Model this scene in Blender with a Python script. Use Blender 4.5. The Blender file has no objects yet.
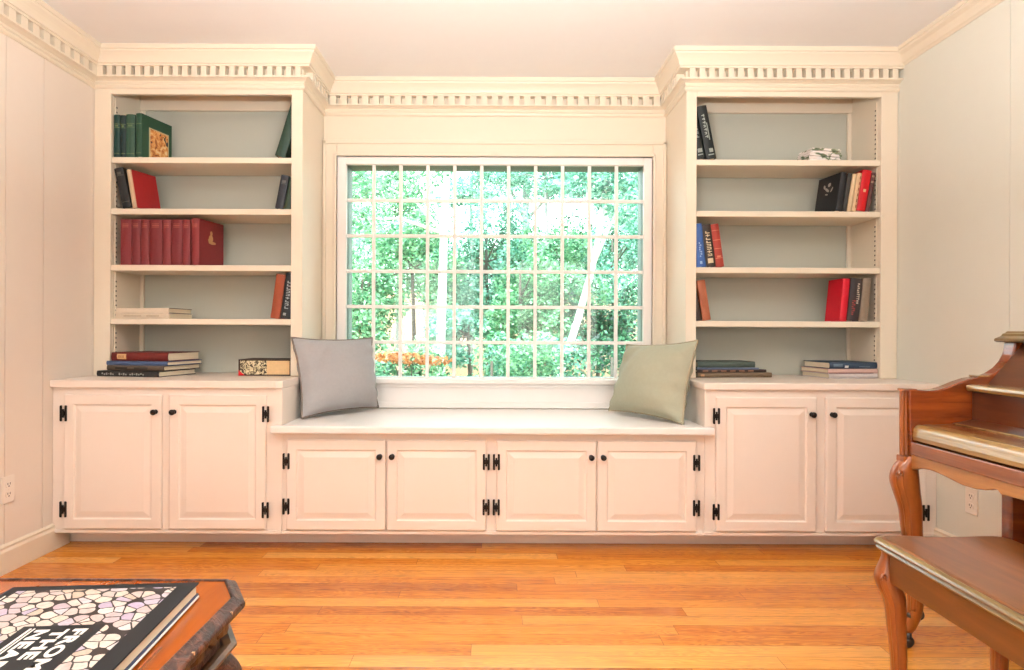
import bpy, math, random
import numpy as np
from mathutils import Vector, Matrix, Euler

random.seed(7)
RNG = np.random.default_rng(11)
R = math.radians
SC = bpy.context.scene
COL = SC.collection
F = 636.0          # focal length in pixels of the 1024 px wide frame
EYE = 1.03


def wx(px, y):
    return (px - 496.0) * y / F


def wz(py, y):
    return EYE - (py - 333.0) * y / F


# ------------------------------------------------------------------ materials
class NT:
    def __init__(self, name):
        self.m = bpy.data.materials.new(name)
        self.m.use_nodes = True
        self.t = self.m.node_tree
        self.t.nodes.clear()
        self.out = self.n('ShaderNodeOutputMaterial')

    def n(self, kind, **kw):
        nd = self.t.nodes.new(kind)
        for k, v in kw.items():
            setattr(nd, k, v)
        return nd

    def put(self, sock, v):
        if isinstance(v, bpy.types.NodeSocket):
            self.t.links.new(v, sock)
        elif v is not None:
            sock.default_value = v

    def math(self, op, a, b=None, c=None, clamp=False):
        nd = self.n('ShaderNodeMath', operation=op, use_clamp=clamp)
        self.put(nd.inputs[0], a)
        self.put(nd.inputs[1], b)
        self.put(nd.inputs[2], c)
        return nd.outputs[0]

    def mix(self, f, a, b):
        nd = self.n('ShaderNodeMix', data_type='RGBA')
        self.put(nd.inputs['Factor'], f)
        self.put(nd.inputs[6], a)
        self.put(nd.inputs[7], b)
        return nd.outputs[2]

    def coord(self, which='Object'):
        return self.n('ShaderNodeTexCoord').outputs[which]

    def mapping(self, vec, scale=(1, 1, 1), loc=(0, 0, 0), rot=(0, 0, 0)):
        nd = self.n('ShaderNodeMapping')
        self.put(nd.inputs['Vector'], vec)
        nd.inputs['Scale'].default_value = scale
        nd.inputs['Location'].default_value = loc
        nd.inputs['Rotation'].default_value = rot
        return nd.outputs[0]

    def noise(self, vec, scale=5, detail=3, rough=.5, dist=0.0, dim='3D'):
        nd = self.n('ShaderNodeTexNoise', noise_dimensions=dim)
        self.put(nd.inputs['Vector'], vec)
        nd.inputs['Scale'].default_value = scale
        nd.inputs['Detail'].default_value = detail
        nd.inputs['Roughness'].default_value = rough
        nd.inputs['Distortion'].default_value = dist
        return nd.outputs[0]

    def sep(self, vec):
        nd = self.n('ShaderNodeSeparateXYZ')
        self.put(nd.inputs[0], vec)
        return nd.outputs

    def comb(self, x=0., y=0., z=0.):
        nd = self.n('ShaderNodeCombineXYZ')
        for i, v in enumerate((x, y, z)):
            self.put(nd.inputs[i], v)
        return nd.outputs[0]

    def ramp(self, f, stops):
        nd = self.n('ShaderNodeValToRGB')
        el = nd.color_ramp.elements
        el[0].position, el[0].color = stops[0][0], stops[0][1]
        el[1].position, el[1].color = stops[-1][0], stops[-1][1]
        for p, c in stops[1:-1]:
            e = el.new(p)
            e.color = c
        self.put(nd.inputs[0], f)
        return nd.outputs[0]

    def bump(self, h, strength=.2, dist=.002):
        nd = self.n('ShaderNodeBump')
        nd.inputs['Strength'].default_value = strength
        nd.inputs['Distance'].default_value = dist
        self.put(nd.inputs['Height'], h)
        return nd.outputs[0]

    def bsdf(self, color, rough=.5, metal=0., normal=None, spec=.5, coat=0., coat_r=.1):
        nd = self.n('ShaderNodeBsdfPrincipled')
        self.put(nd.inputs['Base Color'], color)
        self.put(nd.inputs['Roughness'], rough)
        nd.inputs['Metallic'].default_value = metal
        nd.inputs['Specular IOR Level'].default_value = spec
        nd.inputs['Coat Weight'].default_value = coat
        nd.inputs['Coat Roughness'].default_value = coat_r
        if normal is not None:
            self.put(nd.inputs['Normal'], normal)
        self.t.links.new(nd.outputs[0], self.out.inputs[0])
        return nd


def c4(r, g, b):
    """sRGB 0-255 to linear rgba"""
    def f(v):
        v /= 255.
        return v / 12.92 if v <= .04045 else ((v + .055) / 1.055) ** 2.4
    return (f(r), f(g), f(b), 1.)


def paint(name, rgb, rough=.4, var=.03, bump=.08, scale=18):
    t = NT(name)
    co = t.coord()
    n = t.noise(co, scale, 4, .6)
    base = c4(*rgb)
    dark = tuple(v * (1 - var) for v in base[:3]) + (1,)
    col = t.mix(n, dark, base)
    n2 = t.noise(co, 140, 2, .5)
    t.bsdf(col, rough, normal=t.bump(n2, bump, .001))
    return t.m


def cloth(name, rgb, rough=.8, weave=900, var=.12):
    t = NT(name)
    co = t.coord()
    n = t.noise(co, 60, 3, .6)
    w = t.noise(t.mapping(co, (1, .25, 1)), weave, 1, .5)
    base = c4(*rgb)
    dark = tuple(v * (1 - var) for v in base[:3]) + (1,)
    t.bsdf(t.mix(n, dark, base), rough, normal=t.bump(w, .25, .0008), spec=.3)
    return t.m


def wood(name, c_dark, c_mid, c_light, scale=(3, 40, 40), rough=.3, coat=.5, big=2.0):
    """grain runs along the first axis of the scale"""
    t = NT(name)
    co = t.coord()
    g = t.noise(t.mapping(co, scale), 1., 5, .6, .6)
    b = t.noise(t.mapping(co, tuple(s * .12 for s in scale)), big, 3, .5, 1.)
    f = t.math('ADD', t.math('MULTIPLY', g, .6), t.math('MULTIPLY', b, .4))
    col = t.ramp(f, [(.32, c4(*c_dark)), (.5, c4(*c_mid)), (.68, c4(*c_light))])
    t.bsdf(col, rough, normal=t.bump(g, .08, .001), coat=coat, coat_r=.15)
    return t.m


def oak_floor():
    t = NT('oak strip flooring')
    co = t.coord()
    s = t.sep(co)
    W, L = .0725, 1.35
    yr = t.math('DIVIDE', s[1], W)
    row = t.math('FLOOR', yr)
    fy = t.math('FRACT', yr)
    wn = t.n('ShaderNodeTexWhiteNoise', noise_dimensions='1D')
    t.put(wn.inputs['W'], row)
    xo = t.math('DIVIDE', t.math('ADD', s[0], t.math('MULTIPLY', wn.outputs[0], 7.3)), L)
    colm = t.math('FLOOR', xo)
    fx = t.math('FRACT', xo)
    w2 = t.n('ShaderNodeTexWhiteNoise', noise_dimensions='2D')
    t.put(w2.inputs['Vector'], t.comb(row, colm, 0.))
    pr = w2.outputs[0]
    off = t.math('MULTIPLY', pr, 37.)
    gv = t.comb(t.math('ADD', t.math('MULTIPLY', s[0], 2.6), off), t.math('ADD', t.math('MULTIPLY', s[1], 42.), off), off)
    g = t.noise(gv, 1., 6, .62, .9)
    bv = t.comb(t.math('ADD', t.math('MULTIPLY', s[0], 1.1), off), t.math('ADD', t.math('MULTIPLY', s[1], 13.), off), off)
    cath = t.noise(bv, 1.2, 3, .55, 1.6)
    ring = t.math('PINGPONG', t.math('MULTIPLY', cath, 15.), .5)
    f = t.math('ADD', t.math('MULTIPLY', g, .7), t.math('MULTIPLY', ring, .62))
    grain = t.ramp(f, [(.28, c4(88, 36, 4)), (.43, c4(174, 94, 20)), (.58, c4(208, 128, 40)), (.78, c4(226, 156, 68))])
    tone = t.ramp(pr, [(0., c4(120, 54, 8)), (.25, c4(182, 100, 24)), (.65, c4(212, 136, 48)), (.85, c4(232, 166, 78)), (1., c4(244, 190, 108))])
    col = t.mix(.46, grain, tone)
    # tight seams between boards
    ey = t.math('MINIMUM', fy, t.math('SUBTRACT', 1., fy))
    ex = t.math('MULTIPLY', t.math('MINIMUM', fx, t.math('SUBTRACT', 1., fx)), L / W)
    e = t.math('MINIMUM', ey, ex)
    seam = t.math('LESS_THAN', e, .018)
    col = t.mix(t.math('MULTIPLY', seam, .55), col, c4(92, 42, 14))
    h = t.math('SUBTRACT', t.math('MULTIPLY', g, .25), seam)
    t.bsdf(col, .27, normal=t.bump(h, .12, .0012), spec=.35, coat=.12, coat_r=.2)
    return t.m


def plain(name, rgb, rough=.5, metal=0., var=.15, scale=50, coat=0.):
    t = NT(name)
    n = t.noise(t.coord(), scale, 3, .55)
    base = c4(*rgb)
    dark = tuple(v * (1 - var) for v in base[:3]) + (1,)
    t.bsdf(t.mix(n, dark, base), rough, metal, normal=t.bump(n, .05, .001), coat=coat)
    return t.m


def page_mat():
    t = NT('page edges')
    co = t.coord()
    n = t.noise(t.mapping(co, (900, 3, 3)), 1., 2, .5)
    t.bsdf(t.mix(n, c4(206, 190, 160), c4(238, 226, 202)), .8, spec=.2)
    return t.m


def marbled(name):
    t = NT(name)
    co = t.coord()
    n = t.noise(t.mapping(co, (1, 1, 1.)), 55, 4, .6, 1.6)
    col = t.ramp(n, [(.38, c4(42, 32, 22)), (.47, c4(84, 70, 48)), (.52, c4(206, 190, 152)), (.7, c4(226, 212, 176))])
    t.bsdf(col, .6)
    return t.m


def picture_mat():
    t = NT('old cover picture')
    co = t.coord()
    n = t.noise(co, 28, 4, .6, 1.2)
    n2 = t.noise(t.mapping(co, (1, 1, 1), (3, 1, 2)), 16, 2, .5, .5)
    col = t.ramp(n, [(.36, c4(92, 44, 26)), (.45, c4(196, 116, 54)), (.55, c4(222, 166, 96)), (.68, c4(232, 206, 158))])
    col = t.mix(t.math('GREATER_THAN', n2, .6), col, c4(48, 36, 40))
    t.bsdf(col, .55)
    return t.m


def foliage(name, lo, mid, hi, trans=.45):
    t = NT(name)
    geo = t.n('ShaderNodeNewGeometry')
    n = t.noise(t.coord(), 1.4, 3, .6)
    f = t.math('ADD', t.math('MULTIPLY', geo.outputs['Random Per Island'], .7), t.math('MULTIPLY', n, .35))
    col = t.ramp(f, [(.15, c4(*lo)), (.5, c4(*mid)), (.9, c4(*hi))])
    d = t.n('ShaderNodeBsdfDiffuse')
    tr = t.n('ShaderNodeBsdfTranslucent')
    gl = t.n('ShaderNodeBsdfGlossy')
    gl.inputs['Roughness'].default_value = .45
    t.put(d.inputs[0], col)
    t.put(tr.inputs[0], col)
    m1 = t.n('ShaderNodeMixShader')
    m1.inputs[0].default_value = trans
    t.t.links.new(d.outputs[0], m1.inputs[1])
    t.t.links.new(tr.outputs[0], m1.inputs[2])
    m2 = t.n('ShaderNodeMixShader')
    m2.inputs[0].default_value = .06
    t.t.links.new(m1.outputs[0], m2.inputs[1])
    t.t.links.new(gl.outputs[0], m2.inputs[2])
    t.t.links.new(m2.outputs[0], t.out.inputs[0])
    return t.m


def bark(name, lo, hi):
    t = NT(name)
    n = t.noise(t.mapping(t.coord(), (14, 14, 2.5)), 1., 5, .65, .5)
    t.bsdf(t.mix(n, c4(*lo), c4(*hi)), .85, normal=t.bump(n, .6, .02))
    return t.m


def glass_mat():
    t = NT('window glass')
    tr = t.n('ShaderNodeBsdfTransparent')
    tr.inputs[0].default_value = (.95, .985, .97, 1)
    gl = t.n('ShaderNodeBsdfGlossy')
    gl.inputs['Roughness'].default_value = .02
    fr = t.n('ShaderNodeFresnel')
    fr.inputs[0].default_value = 1.35
    mx = t.n('ShaderNodeMixShader')
    t.t.links.new(fr.outputs[0], mx.inputs[0])
    t.t.links.new(tr.outputs[0], mx.inputs[1])
    t.t.links.new(gl.outputs[0], mx.inputs[2])
    t.t.links.new(mx.outputs[0], t.out.inputs[0])
    return t.m


CREAM = (240, 226, 212)
M = {}
M['trim'] = paint('cream trim paint', (229, 217, 197), .38)
M['cab'] = paint('cream cabinet paint', (238, 225, 213), .34)
M['wall'] = paint('cream wall paint', (231, 219, 206), .55, bump=.12)
M['wall_r'] = paint('right wall paint with light tint', (219, 219, 208), .55, bump=.12)  # the greyer light on the right wall is put into its paint colour
M['ceil'] = paint('ceiling paint', (240, 239, 238), .7)
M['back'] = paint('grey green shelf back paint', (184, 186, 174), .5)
M['floor'] = oak_floor()
M['iron'] = plain('black iron', (38, 31, 28), .45, .6)
M['jamb'] = paint('grey green jamb paint with reveal shade', (98, 112, 102), .5)  # dark colour stands in for the shade inside the window reveal
M['seat'] = paint('white bench top paint', (244, 240, 236), .3)
M['plate'] = plain('white outlet plastic', (236, 226, 214), .35, var=.03)
M['slot'] = plain('dark slot', (60, 50, 45), .6)
M['pages'] = page_mat()
M['glass'] = glass_mat()
M['pillow_a'] = cloth('grey taupe linen', (160, 158, 158))
M['pillow_b'] = cloth('sage taupe linen', (162, 161, 140))
M['piping'] = cloth('dark taupe piping', (122, 108, 98))
M['piping_b'] = cloth('light taupe piping', (158, 148, 124))
M['walnut'] = wood('piano fruitwood', (74, 28, 5), (114, 48, 10), (146, 70, 20), (3, 3, 30), .24, .7)
M['walnut_y'] = wood('piano fruitwood lengthwise', (78, 36, 13), (114, 58, 24), (142, 80, 38), (30, 2.5, 30), .24, .7)
M['walnut_l'] = wood('light fruitwood apron', (116, 70, 28), (148, 96, 46), (172, 118, 62), (30, 2.5, 30), .28, .5)
M['walnut_lip'] = wood('olive gold fruitwood lip', (118, 88, 46), (146, 112, 62), (168, 136, 82), (30, 2.5, 30), .22, .7)  # paler, more olive tone than the rest of the piano wood
M['walnut_d'] = wood('dark fruitwood panel', (54, 22, 8), (78, 36, 14), (100, 52, 22), (3, 3, 24), .3, .5)
M['bench_wood'] = wood('bench fruitwood', (70, 36, 11), (98, 54, 20), (122, 72, 30), (26, 2.2, 26), .3, .5)
M['bench_leg'] = wood('bench leg fruitwood', (98, 46, 13), (136, 70, 24), (164, 94, 40), (22, 22, 3), .28, .5)
M['gold_edge'] = wood('worn golden edge', (82, 62, 30), (108, 86, 46), (134, 110, 64), (26, 2.2, 26), .28, .5)
M['brass'] = plain('brass hinge', (170, 140, 90), .35, .8)
M['caster'] = plain('dark caster metal', (70, 66, 66), .4, .6)
M['table_top'] = wood('orange mahogany top', (112, 48, 10), (150, 72, 14), (174, 90, 24), (22, 2.2, 22), .24, .6)
M['table_dark'] = wood('dark carved walnut', (20, 11, 9), (40, 22, 17), (76, 46, 35), (60, 30, 60), .46, .1)
M['table_carve'] = wood('brown carved leaves', (36, 20, 8), (72, 44, 20), (116, 78, 42), (30, 30, 30), .4, .3)
t_ = NT('dark carved walnut')
_c = t_.coord()
_a = t_.noise(_c, 46, 4, .65, .8)
_b = t_.noise(t_.mapping(_c, (30, 9, 60)), 1., 4, .6, .6)
t_.bsdf(t_.ramp(t_.math('ADD', t_.math('MULTIPLY', _a, .6), t_.math('MULTIPLY', _b, .4)), [(.36, c4(22, 11, 8)), (.5, c4(58, 32, 24)), (.64, c4(112, 66, 46))]), .42, normal=t_.bump(_a, .8, .006), spec=.4)
M['table_dark'] = t_.m
M['inlay'] = plain('tan inlay', (206, 168, 128), .5)


# ------------------------------------------------------------------ mesh builder
class MB:
    def __init__(self):
        self.v, self.f = [], []

    def add(self, vs, fs):
        b = len(self.v)
        self.v += [tuple(p) for p in vs]
        self.f += [tuple(b + i for i in f) for f in fs]
        return self

    def box(self, x0, x1, y0, y1, z0, z1):
        if x0 > x1: x0, x1 = x1, x0
        if y0 > y1: y0, y1 = y1, y0
        if z0 > z1: z0, z1 = z1, z0
        return self.add([(x0, y0, z0), (x1, y0, z0), (x1, y1, z0), (x0, y1, z0), (x0, y0, z1), (x1, y0, z1), (x1, y1, z1), (x0, y1, z1)],
                        [(0, 3, 2, 1), (4, 5, 6, 7), (0, 1, 5, 4), (1, 2, 6, 5), (2, 3, 7, 6), (3, 0, 4, 7)])

    def prism(self, poly, axis, a, b):
        """polygon in the two other axes, extruded from a to b along axis"""
        def p(u, v, w):
            return {'x': (w, u, v), 'y': (u, w, v), 'z': (u, v, w)}[axis]
        n = len(poly)
        vs = [p(u, v, a) for u, v in poly] + [p(u, v, b) for u, v in poly]
        fs = [tuple(range(n - 1, -1, -1)), tuple(range(n, 2 * n))]
        fs += [(i, (i + 1) % n, n + (i + 1) % n, n + i) for i in range(n)]
        return self.add(vs, fs)

    def loft(self, rings, caps=True, closed=True):
        n = len(rings[0])
        vs = [p for r in rings for p in r]
        fs = []
        for k in range(len(rings) - 1):
            for i in range(n if closed else n - 1):
                j = (i + 1) % n
                fs.append((k * n + i, k * n + j, (k + 1) * n + j, (k + 1) * n + i))
        if caps:
            fs.append(tuple(range(n - 1, -1, -1)))
            m = (len(rings) - 1) * n
            fs.append(tuple(m + i for i in range(n)))
        return self.add(vs, fs)

    def lathe(self, prof, c=(0, 0, 0), axis=(0, 0, 1), n=16):
        a = Vector(axis).normalized()
        u = a.orthogonal().normalized()
        w = a.cross(u)
        c = Vector(c)
        rings = []
        for r, h in prof:
            rings.append([c + a * h + (u * math.cos(2 * math.pi * i / n) + w * math.sin(2 * math.pi * i / n)) * max(r, 1e-4) for i in range(n)])
        return self.loft(rings)

    def tube(self, pts, rad, n=8):
        pts = [Vector(p) for p in pts]
        rings = []
        u = None
        for i, p in enumerate(pts):
            d = (pts[min(i + 1, len(pts) - 1)] - pts[max(i - 1, 0)]).normalized()
            if u is None:
                u = d.orthogonal().normalized()
            u = (u - d * u.dot(d)).normalized()
            w = d.cross(u)
            r = rad[i] if isinstance(rad, (list, tuple)) else rad
            rings.append([p + (u * math.cos(2 * math.pi * k / n) + w * math.sin(2 * math.pi * k / n)) * r for k in range(n)])
        return self.loft(rings)

    def xf(self, mat):
        self.v = [tuple(mat @ Vector(p)) for p in self.v]
        return self

    def build(self, name, mat, parent=None, bevel=0., seg=2, smooth=False, loc=(0, 0, 0), rot=(0, 0, 0), sub=0, solid=0.):
        me = bpy.data.meshes.new(name)
        me.from_pydata(self.v, [], self.f)
        import bmesh
        bm = bmesh.new()
        bm.from_mesh(me)
        bmesh.ops.recalc_face_normals(bm, faces=bm.faces)
        bm.to_mesh(me)
        bm.free()
        if isinstance(mat, str):
            mat = M[mat]
        me.materials.append(mat)
        o = bpy.data.objects.new(name, me)
        COL.objects.link(o)
        o.location, o.rotation_euler = loc, rot
        if parent is not None:
            o.parent = parent
        if smooth:
            for p in me.polygons:
                p.use_smooth = True
        if solid:
            md = o.modifiers.new('s', 'SOLIDIFY')
            md.thickness = solid
        if sub:
            md = o.modifiers.new('ss', 'SUBSURF')
            md.levels = md.render_levels = sub
        if bevel:
            md = o.modifiers.new('b', 'BEVEL')
            md.width, md.segments, md.limit_method, md.angle_limit = bevel, seg, 'ANGLE', R(40)
        return o


def empty(name, loc=(0, 0, 0), rot=(0, 0, 0)):
    o = bpy.data.objects.new(name, None)
    o.empty_display_size = .1
    COL.objects.link(o)
    o.location, o.rotation_euler = loc, rot
    return o


def tag(o, label=None, cat=None, group=None, kind=None):
    if label: o['label'] = label
    if cat: o['category'] = cat
    if group: o['group'] = group
    if kind: o['kind'] = kind
    return o


def struct(o, label=None, cat=None):
    return tag(o, label, cat, kind='structure')


def copy_tree(o, parent=None):
    c = o.copy()
    COL.objects.link(c)
    c.parent = parent
    for ch in [k for k in bpy.data.objects if k.parent == o]:
        copy_tree(ch, c)
    return c


# ------------------------------------------------------------------ room shell
XL, XR = -2.09, 2.082          # side walls
YF, YW = 3.30, 3.70            # bookcase faces, window wall
YREAR, CEIL = -3.0, 2.485
BLX, BRX = -1.007, .983        # inner sides of the two bookcases
YC, YCT, YST = 3.0, 2.98, 2.943  # cabinet faces, counter edge, bench edge

m = MB().box(XL - .15, XR + .15, YREAR - .15, YW + .2, -.12, 0)
struct(m.build('floor', 'floor'), 'warm orange oak strip floor', 'floor')
m = MB().box(XL - .15, XR + .15, YREAR - .15, YW + .2, CEIL, CEIL + .12)
struct(m.build('ceiling', 'ceil'), 'plain pale ceiling above the built-in bookcases', 'ceiling')

# left wall: boards with shallow grooves
m = MB()
seams = [YREAR, -2.2, -1.4, -.6, .2, 1.0, 1.62, 2.0, 2.36, 2.707, 2.934, 3.29, YW + .2]
for a, b in zip(seams[:-1], seams[1:]):
    m.box(XL - .15, XL, a + .0022, b - .0022, 0, CEIL)
m.box(XL - .15, XL - .004, YREAR, YW + .2, 0, CEIL)
struct(m.build('wall_left', 'wall'), 'cream board wall at the left with fine vertical grooves', 'wall')
m = MB()
seams = [YREAR, -2.0, -1.0, 0., 1.0, 1.8, 2.58, 3.29, YW + .2]
for a, b in zip(seams[:-1], seams[1:]):
    m.box(XR, XR + .15, a + .0012, b - .0012, 0, CEIL)
m.box(XR + .004, XR + .15, YREAR, YW + .2, 0, CEIL)
struct(m.build('wall_right', 'wall_r'), 'pale plain wall at the right behind the piano', 'wall')
struct(MB().box(XL - .15, XR + .15, YREAR - .15, YREAR, 0, CEIL).build('wall_rear', 'wall'), 'wall behind the viewer', 'wall')
HX0, HX1, HZ0, HZ1 = -.872, .855, .768, 2.006     # window opening
m = MB()
e = .031
m.box(XL - .15, HX0 - e, YW, YW + .15, 0, CEIL).box(HX1 + e, XR + .15, YW, YW + .15, 0, CEIL)
m.box(HX0 - e, HX1 + e, YW, YW + .15, 0, HZ0 - e).box(HX0 - e, HX1 + e, YW, YW + .15, HZ1 + e, CEIL)
struct(m.build('wall_back', 'trim'), 'cream wall around the picture window', 'wall')


def baseboard(name, x, sgn, y0, y1):
    h = .122
    prof = [(0, 0), (.016, 0), (.016, h - .03), (.011, h - .018), (.013, h - .008), (.005, h), (0, h)]
    m = MB().prism([(x + sgn * a, b) for a, b in prof], 'y', y0, y1)
    return struct(m.build(name, 'trim'), None, None)


tag(baseboard('baseboard_left', XL, 1, YREAR, YC + .1), 'cream baseboard along the left wall', 'baseboard')
tag(baseboard('baseboard_right', XR, -1, YREAR, YC + .1), 'cream baseboard under the outlet behind the piano', 'baseboard')


def sweep(path, prof):
    """profile (offset into the room, z) along plan path, room on the right hand"""
    rings = []
    n = len(path)
    for i, p in enumerate(path):
        p = Vector(p)
        dirs = []
        if i > 0: dirs.append((p - Vector(path[i - 1])).normalized())
        if i < n - 1: dirs.append((Vector(path[i + 1]) - p).normalized())
        nr = [Vector((d.y, -d.x)) for d in dirs]
        if len(nr) == 2:
            mt = (nr[0] + nr[1])
            mt = mt / mt.length_squared * 2 if mt.length > 1e-6 else nr[0]
            # scale so offset along each normal is exact
            mt = mt * (1.0 / mt.dot(nr[0]))
        else:
            mt = nr[0]
        rings.append([(p.x + mt.x * o, p.y + mt.y * o, z) for o, z in prof])
    return MB().loft(rings)


T = CEIL + .002
crown = [(-.01, 2.288), (.006, 2.288), (.012, 2.294), (.014, 2.302), (.010, 2.308), (.006, 2.314), (.010, 2.318), (.010, 2.326), (.026, 2.334), (.042, 2.338), (.042, 2.346), (.004, 2.346), (.004, 2.392),
         (.046, 2.392), (.046, 2.402), (.052, 2.404), (.053, 2.412), (.057, 2.422), (.064, 2.435), (.072, 2.446), (.078, 2.453), (.080, 2.462), (.086, 2.464), (.088, T), (-.01, T)]
path = [(XL, YREAR), (XL, YF), (BLX, YF), (BLX, YW), (BRX, YW), (BRX, YF), (XR, YF)]
crown_o = sweep(path, crown).build('trim_1', 'trim')
struct(crown_o, 'cream crown moulding with dentil blocks over the bookcases and window', 'moulding')


def dentils(p0, p1, pitch, w):
    p0, p1 = Vector(p0), Vector(p1)
    d = (p1 - p0)
    L = d.length
    d.normalize()
    nr = Vector((d.y, -d.x))
    k = max(1, int(L / pitch))
    s0 = (L - k * pitch) / 2 + (pitch - w) / 2
    m = MB()
    for i in range(k):
        a = p0 + d * (s0 + i * pitch)
        b = a + d * w
        q = [a + nr * .0035, b + nr * .0035, b + nr * .041, a + nr * .041]
        m.add([(v.x, v.y, 2.3455) for v in q] + [(v.x, v.y, 2.3925) for v in q],
              [(0, 3, 2, 1), (4, 5, 6, 7), (0, 1, 5, 4), (1, 2, 6, 5), (2, 3, 7, 6), (3, 0, 4, 7)])
    return m


dm = MB()
for p0, p1, pitch, w in (((XL, 1.2), (XL, YF - .02), .069, .040), ((XL + .02, YF), (BLX + .02, YF), .0483, .0275),
                         ((BLX, YF), (BLX, YW - .02), .055, .031), ((BLX + .03, YW), (BRX - .03, YW), .0622, .037),
                         ((BRX, YW - .02), (BRX, YF), .055, .031), ((BRX - .02, YF), (XR, YF), .0495, .028)):
    d_ = dentils(p0, p1, pitch, w)
    dm.add(d_.v, d_.f)
dm.build('dentil_row', 'trim', crown_o)
crown2 = [(-.01, 2.405), (.004, 2.405), (.008, 2.412), (.016, 2.418), (.02, 2.428), (.032, 2.446), (.048, 2.458), (.052, 2.466), (.058, 2.468), (.060, T), (-.01, T)]
struct(sweep([(XR, YF), (XR, YREAR)], crown2).build('trim_2', 'trim'), 'plain crown moulding along the right wall', 'moulding')

# ------------------------------------------------------------------ window
win = empty('window_1', (0, YW, HZ0))
struct(win, 'picture window of small square panes looking onto green trees', 'window')
WY, WZ = YW, HZ0


def wl(mb):
    return mb.xf(Matrix.Translation((0, -WY, -WZ)))


# casing
m = MB()
CX0, CX1, CZ1 = BLX + .002, BRX - .002, 2.137
for (x0, x1, z0, z1) in ((CX0, -.925, .60, CZ1), (.903, CX1, .60, CZ1), (-.925, .903, 2.05, CZ1)):
    m.box(x0, x1, YW - .026, YW, z0, z1)
for (x0, x1, z0, z1) in ((CX0, CX0 + .02, .60, CZ1), (CX1 - .02, CX1, .60, CZ1), (CX0, CX1, CZ1 - .018, CZ1 + .006), (-.940, -.925, .60, 2.065), (.903, .918, .60, 2.065), (-.940, .918, 2.05, 2.065)):
    m.box(x0, x1, YW - .034, YW, z0, z1)
wl(m).build('casing', 'trim', win, bevel=.004)
m = MB()
m.box(-.925, HX0, YW - .012, YW + .02, .735, 2.05).box(HX1, .903, YW - .012, YW + .02, .735, 2.05).box(HX0, HX1, YW - .012, YW + .02, HZ1, 2.05)
m.box(HX0, HX1, YW - .012, YW + .02, .745, HZ0 + .004)
wl(m).build('inner_frame', 'seat', win, bevel=.003)
m = MB()
d0, d1 = YW + .02, YW + .15
m.box(HX0 - .03, HX0, d0, d1, HZ0, HZ1).box(HX1, HX1 + .03, d0, d1, HZ0, HZ1).box(HX0 - .03, HX1 + .03, d0, d1, HZ1, HZ1 + .03).box(HX0 - .03, HX1 + .03, d0, d1, HZ0 - .03, HZ0)
wl(m).build('jamb', 'jamb', win)
m = MB()
bw = .0195
for i in range(1, 11):
    x = HX0 + (HX1 - HX0) * i / 11
    m.box(x - bw / 2, x + bw / 2, YW + .001, YW + .019, HZ0, HZ1)
g = wl(m)
m = MB()
for i in range(1, 6):
    z = HZ0 + (HZ1 - HZ0) * i / 6
    m.box(HX0, HX1, YW + .003, YW + .021, z - bw / 2, z + bw / 2)
wl(m)
g.add(m.v, m.f)
g.build('grille', 'seat', win, bevel=.003)  # whiter than the trim: window bloom put into the bars' paint
wl(MB().box(HX0, HX1, YW + .055, YW + .059, HZ0, HZ1)).build('window_pane', 'glass', win)
# sill and apron
m = MB().box(CX0, CX1, YW - .075, YW + .005, .738, .766)
wl(m).build('window_sill', 'seat', win, bevel=.006)
m = MB().box(CX0, CX1, YW - .038, YW, .597, .738).box(CX0, CX1, YW - .05, YW, .716, .738).box(CX0, CX1, YW - .046, YW, .597, .632).box(CX0, CX1, YW - .05, YW, .597, .606)
wl(m).build('apron_board', 'seat', win, bevel=.003)


# ------------------------------------------------------------------ cabinets
def raised_door(x0, x1, z0, z1, name, parent, yf=0.):
    """raised panel door, front facing -y, slab proud of the face frame at y=yf"""
    w, h = x1 - x0, z1 - z0
    rings = []
    for ins, y in ((0, yf), (0, yf - .014), (.004, yf - .018), (.046, yf - .018), (.050, yf - .010), (.056, yf - .010), (.082, yf - .0165), (.086, yf - .0165)):
        rings.append([(x0 + ins, y, z0 + ins), (x1 - ins, y, z0 + ins), (x1 - ins, y, z1 - ins), (x0 + ins, y, z1 - ins)])
    return MB().loft(rings).build(name, 'cab', parent, bevel=.0012, seg=1)


def hinge(x, z, yf, parent):
    m = MB()
    for s in (-1, 1):
        # leaf with notched finials
        pr = [(.0035, -.010), (.0065, -.010), (.0065, -.037), (.0125, -.038), (.0165, -.035), (.0165, .035), (.0125, .038), (.0065, .037), (.0065, .010), (.0035, .010)]
        m.prism([(x + s * a, z + b) for a, b in (pr if s > 0 else pr[::-1])], 'y', yf - .0225, yf - .017)
    m.lathe([(.0001, -.020), (.0045, -.020), (.0045, .020), (.0001, .020)], (x, yf - .021, z), n=10)
    return m.build('hinge', 'iron', parent, bevel=.001, seg=1)


def knob(x, z, yf, parent):
    prof = [(.011, 0), (.011, .003), (.006, .005), (.0055, .012), (.010, .017), (.0135, .021), (.0135, .026), (.010, .030), (.001, .032)]
    return MB().lathe(prof, (x, yf - .018, z), (0, -1, 0), 16).build('knob', 'iron', parent, smooth=True)


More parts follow.
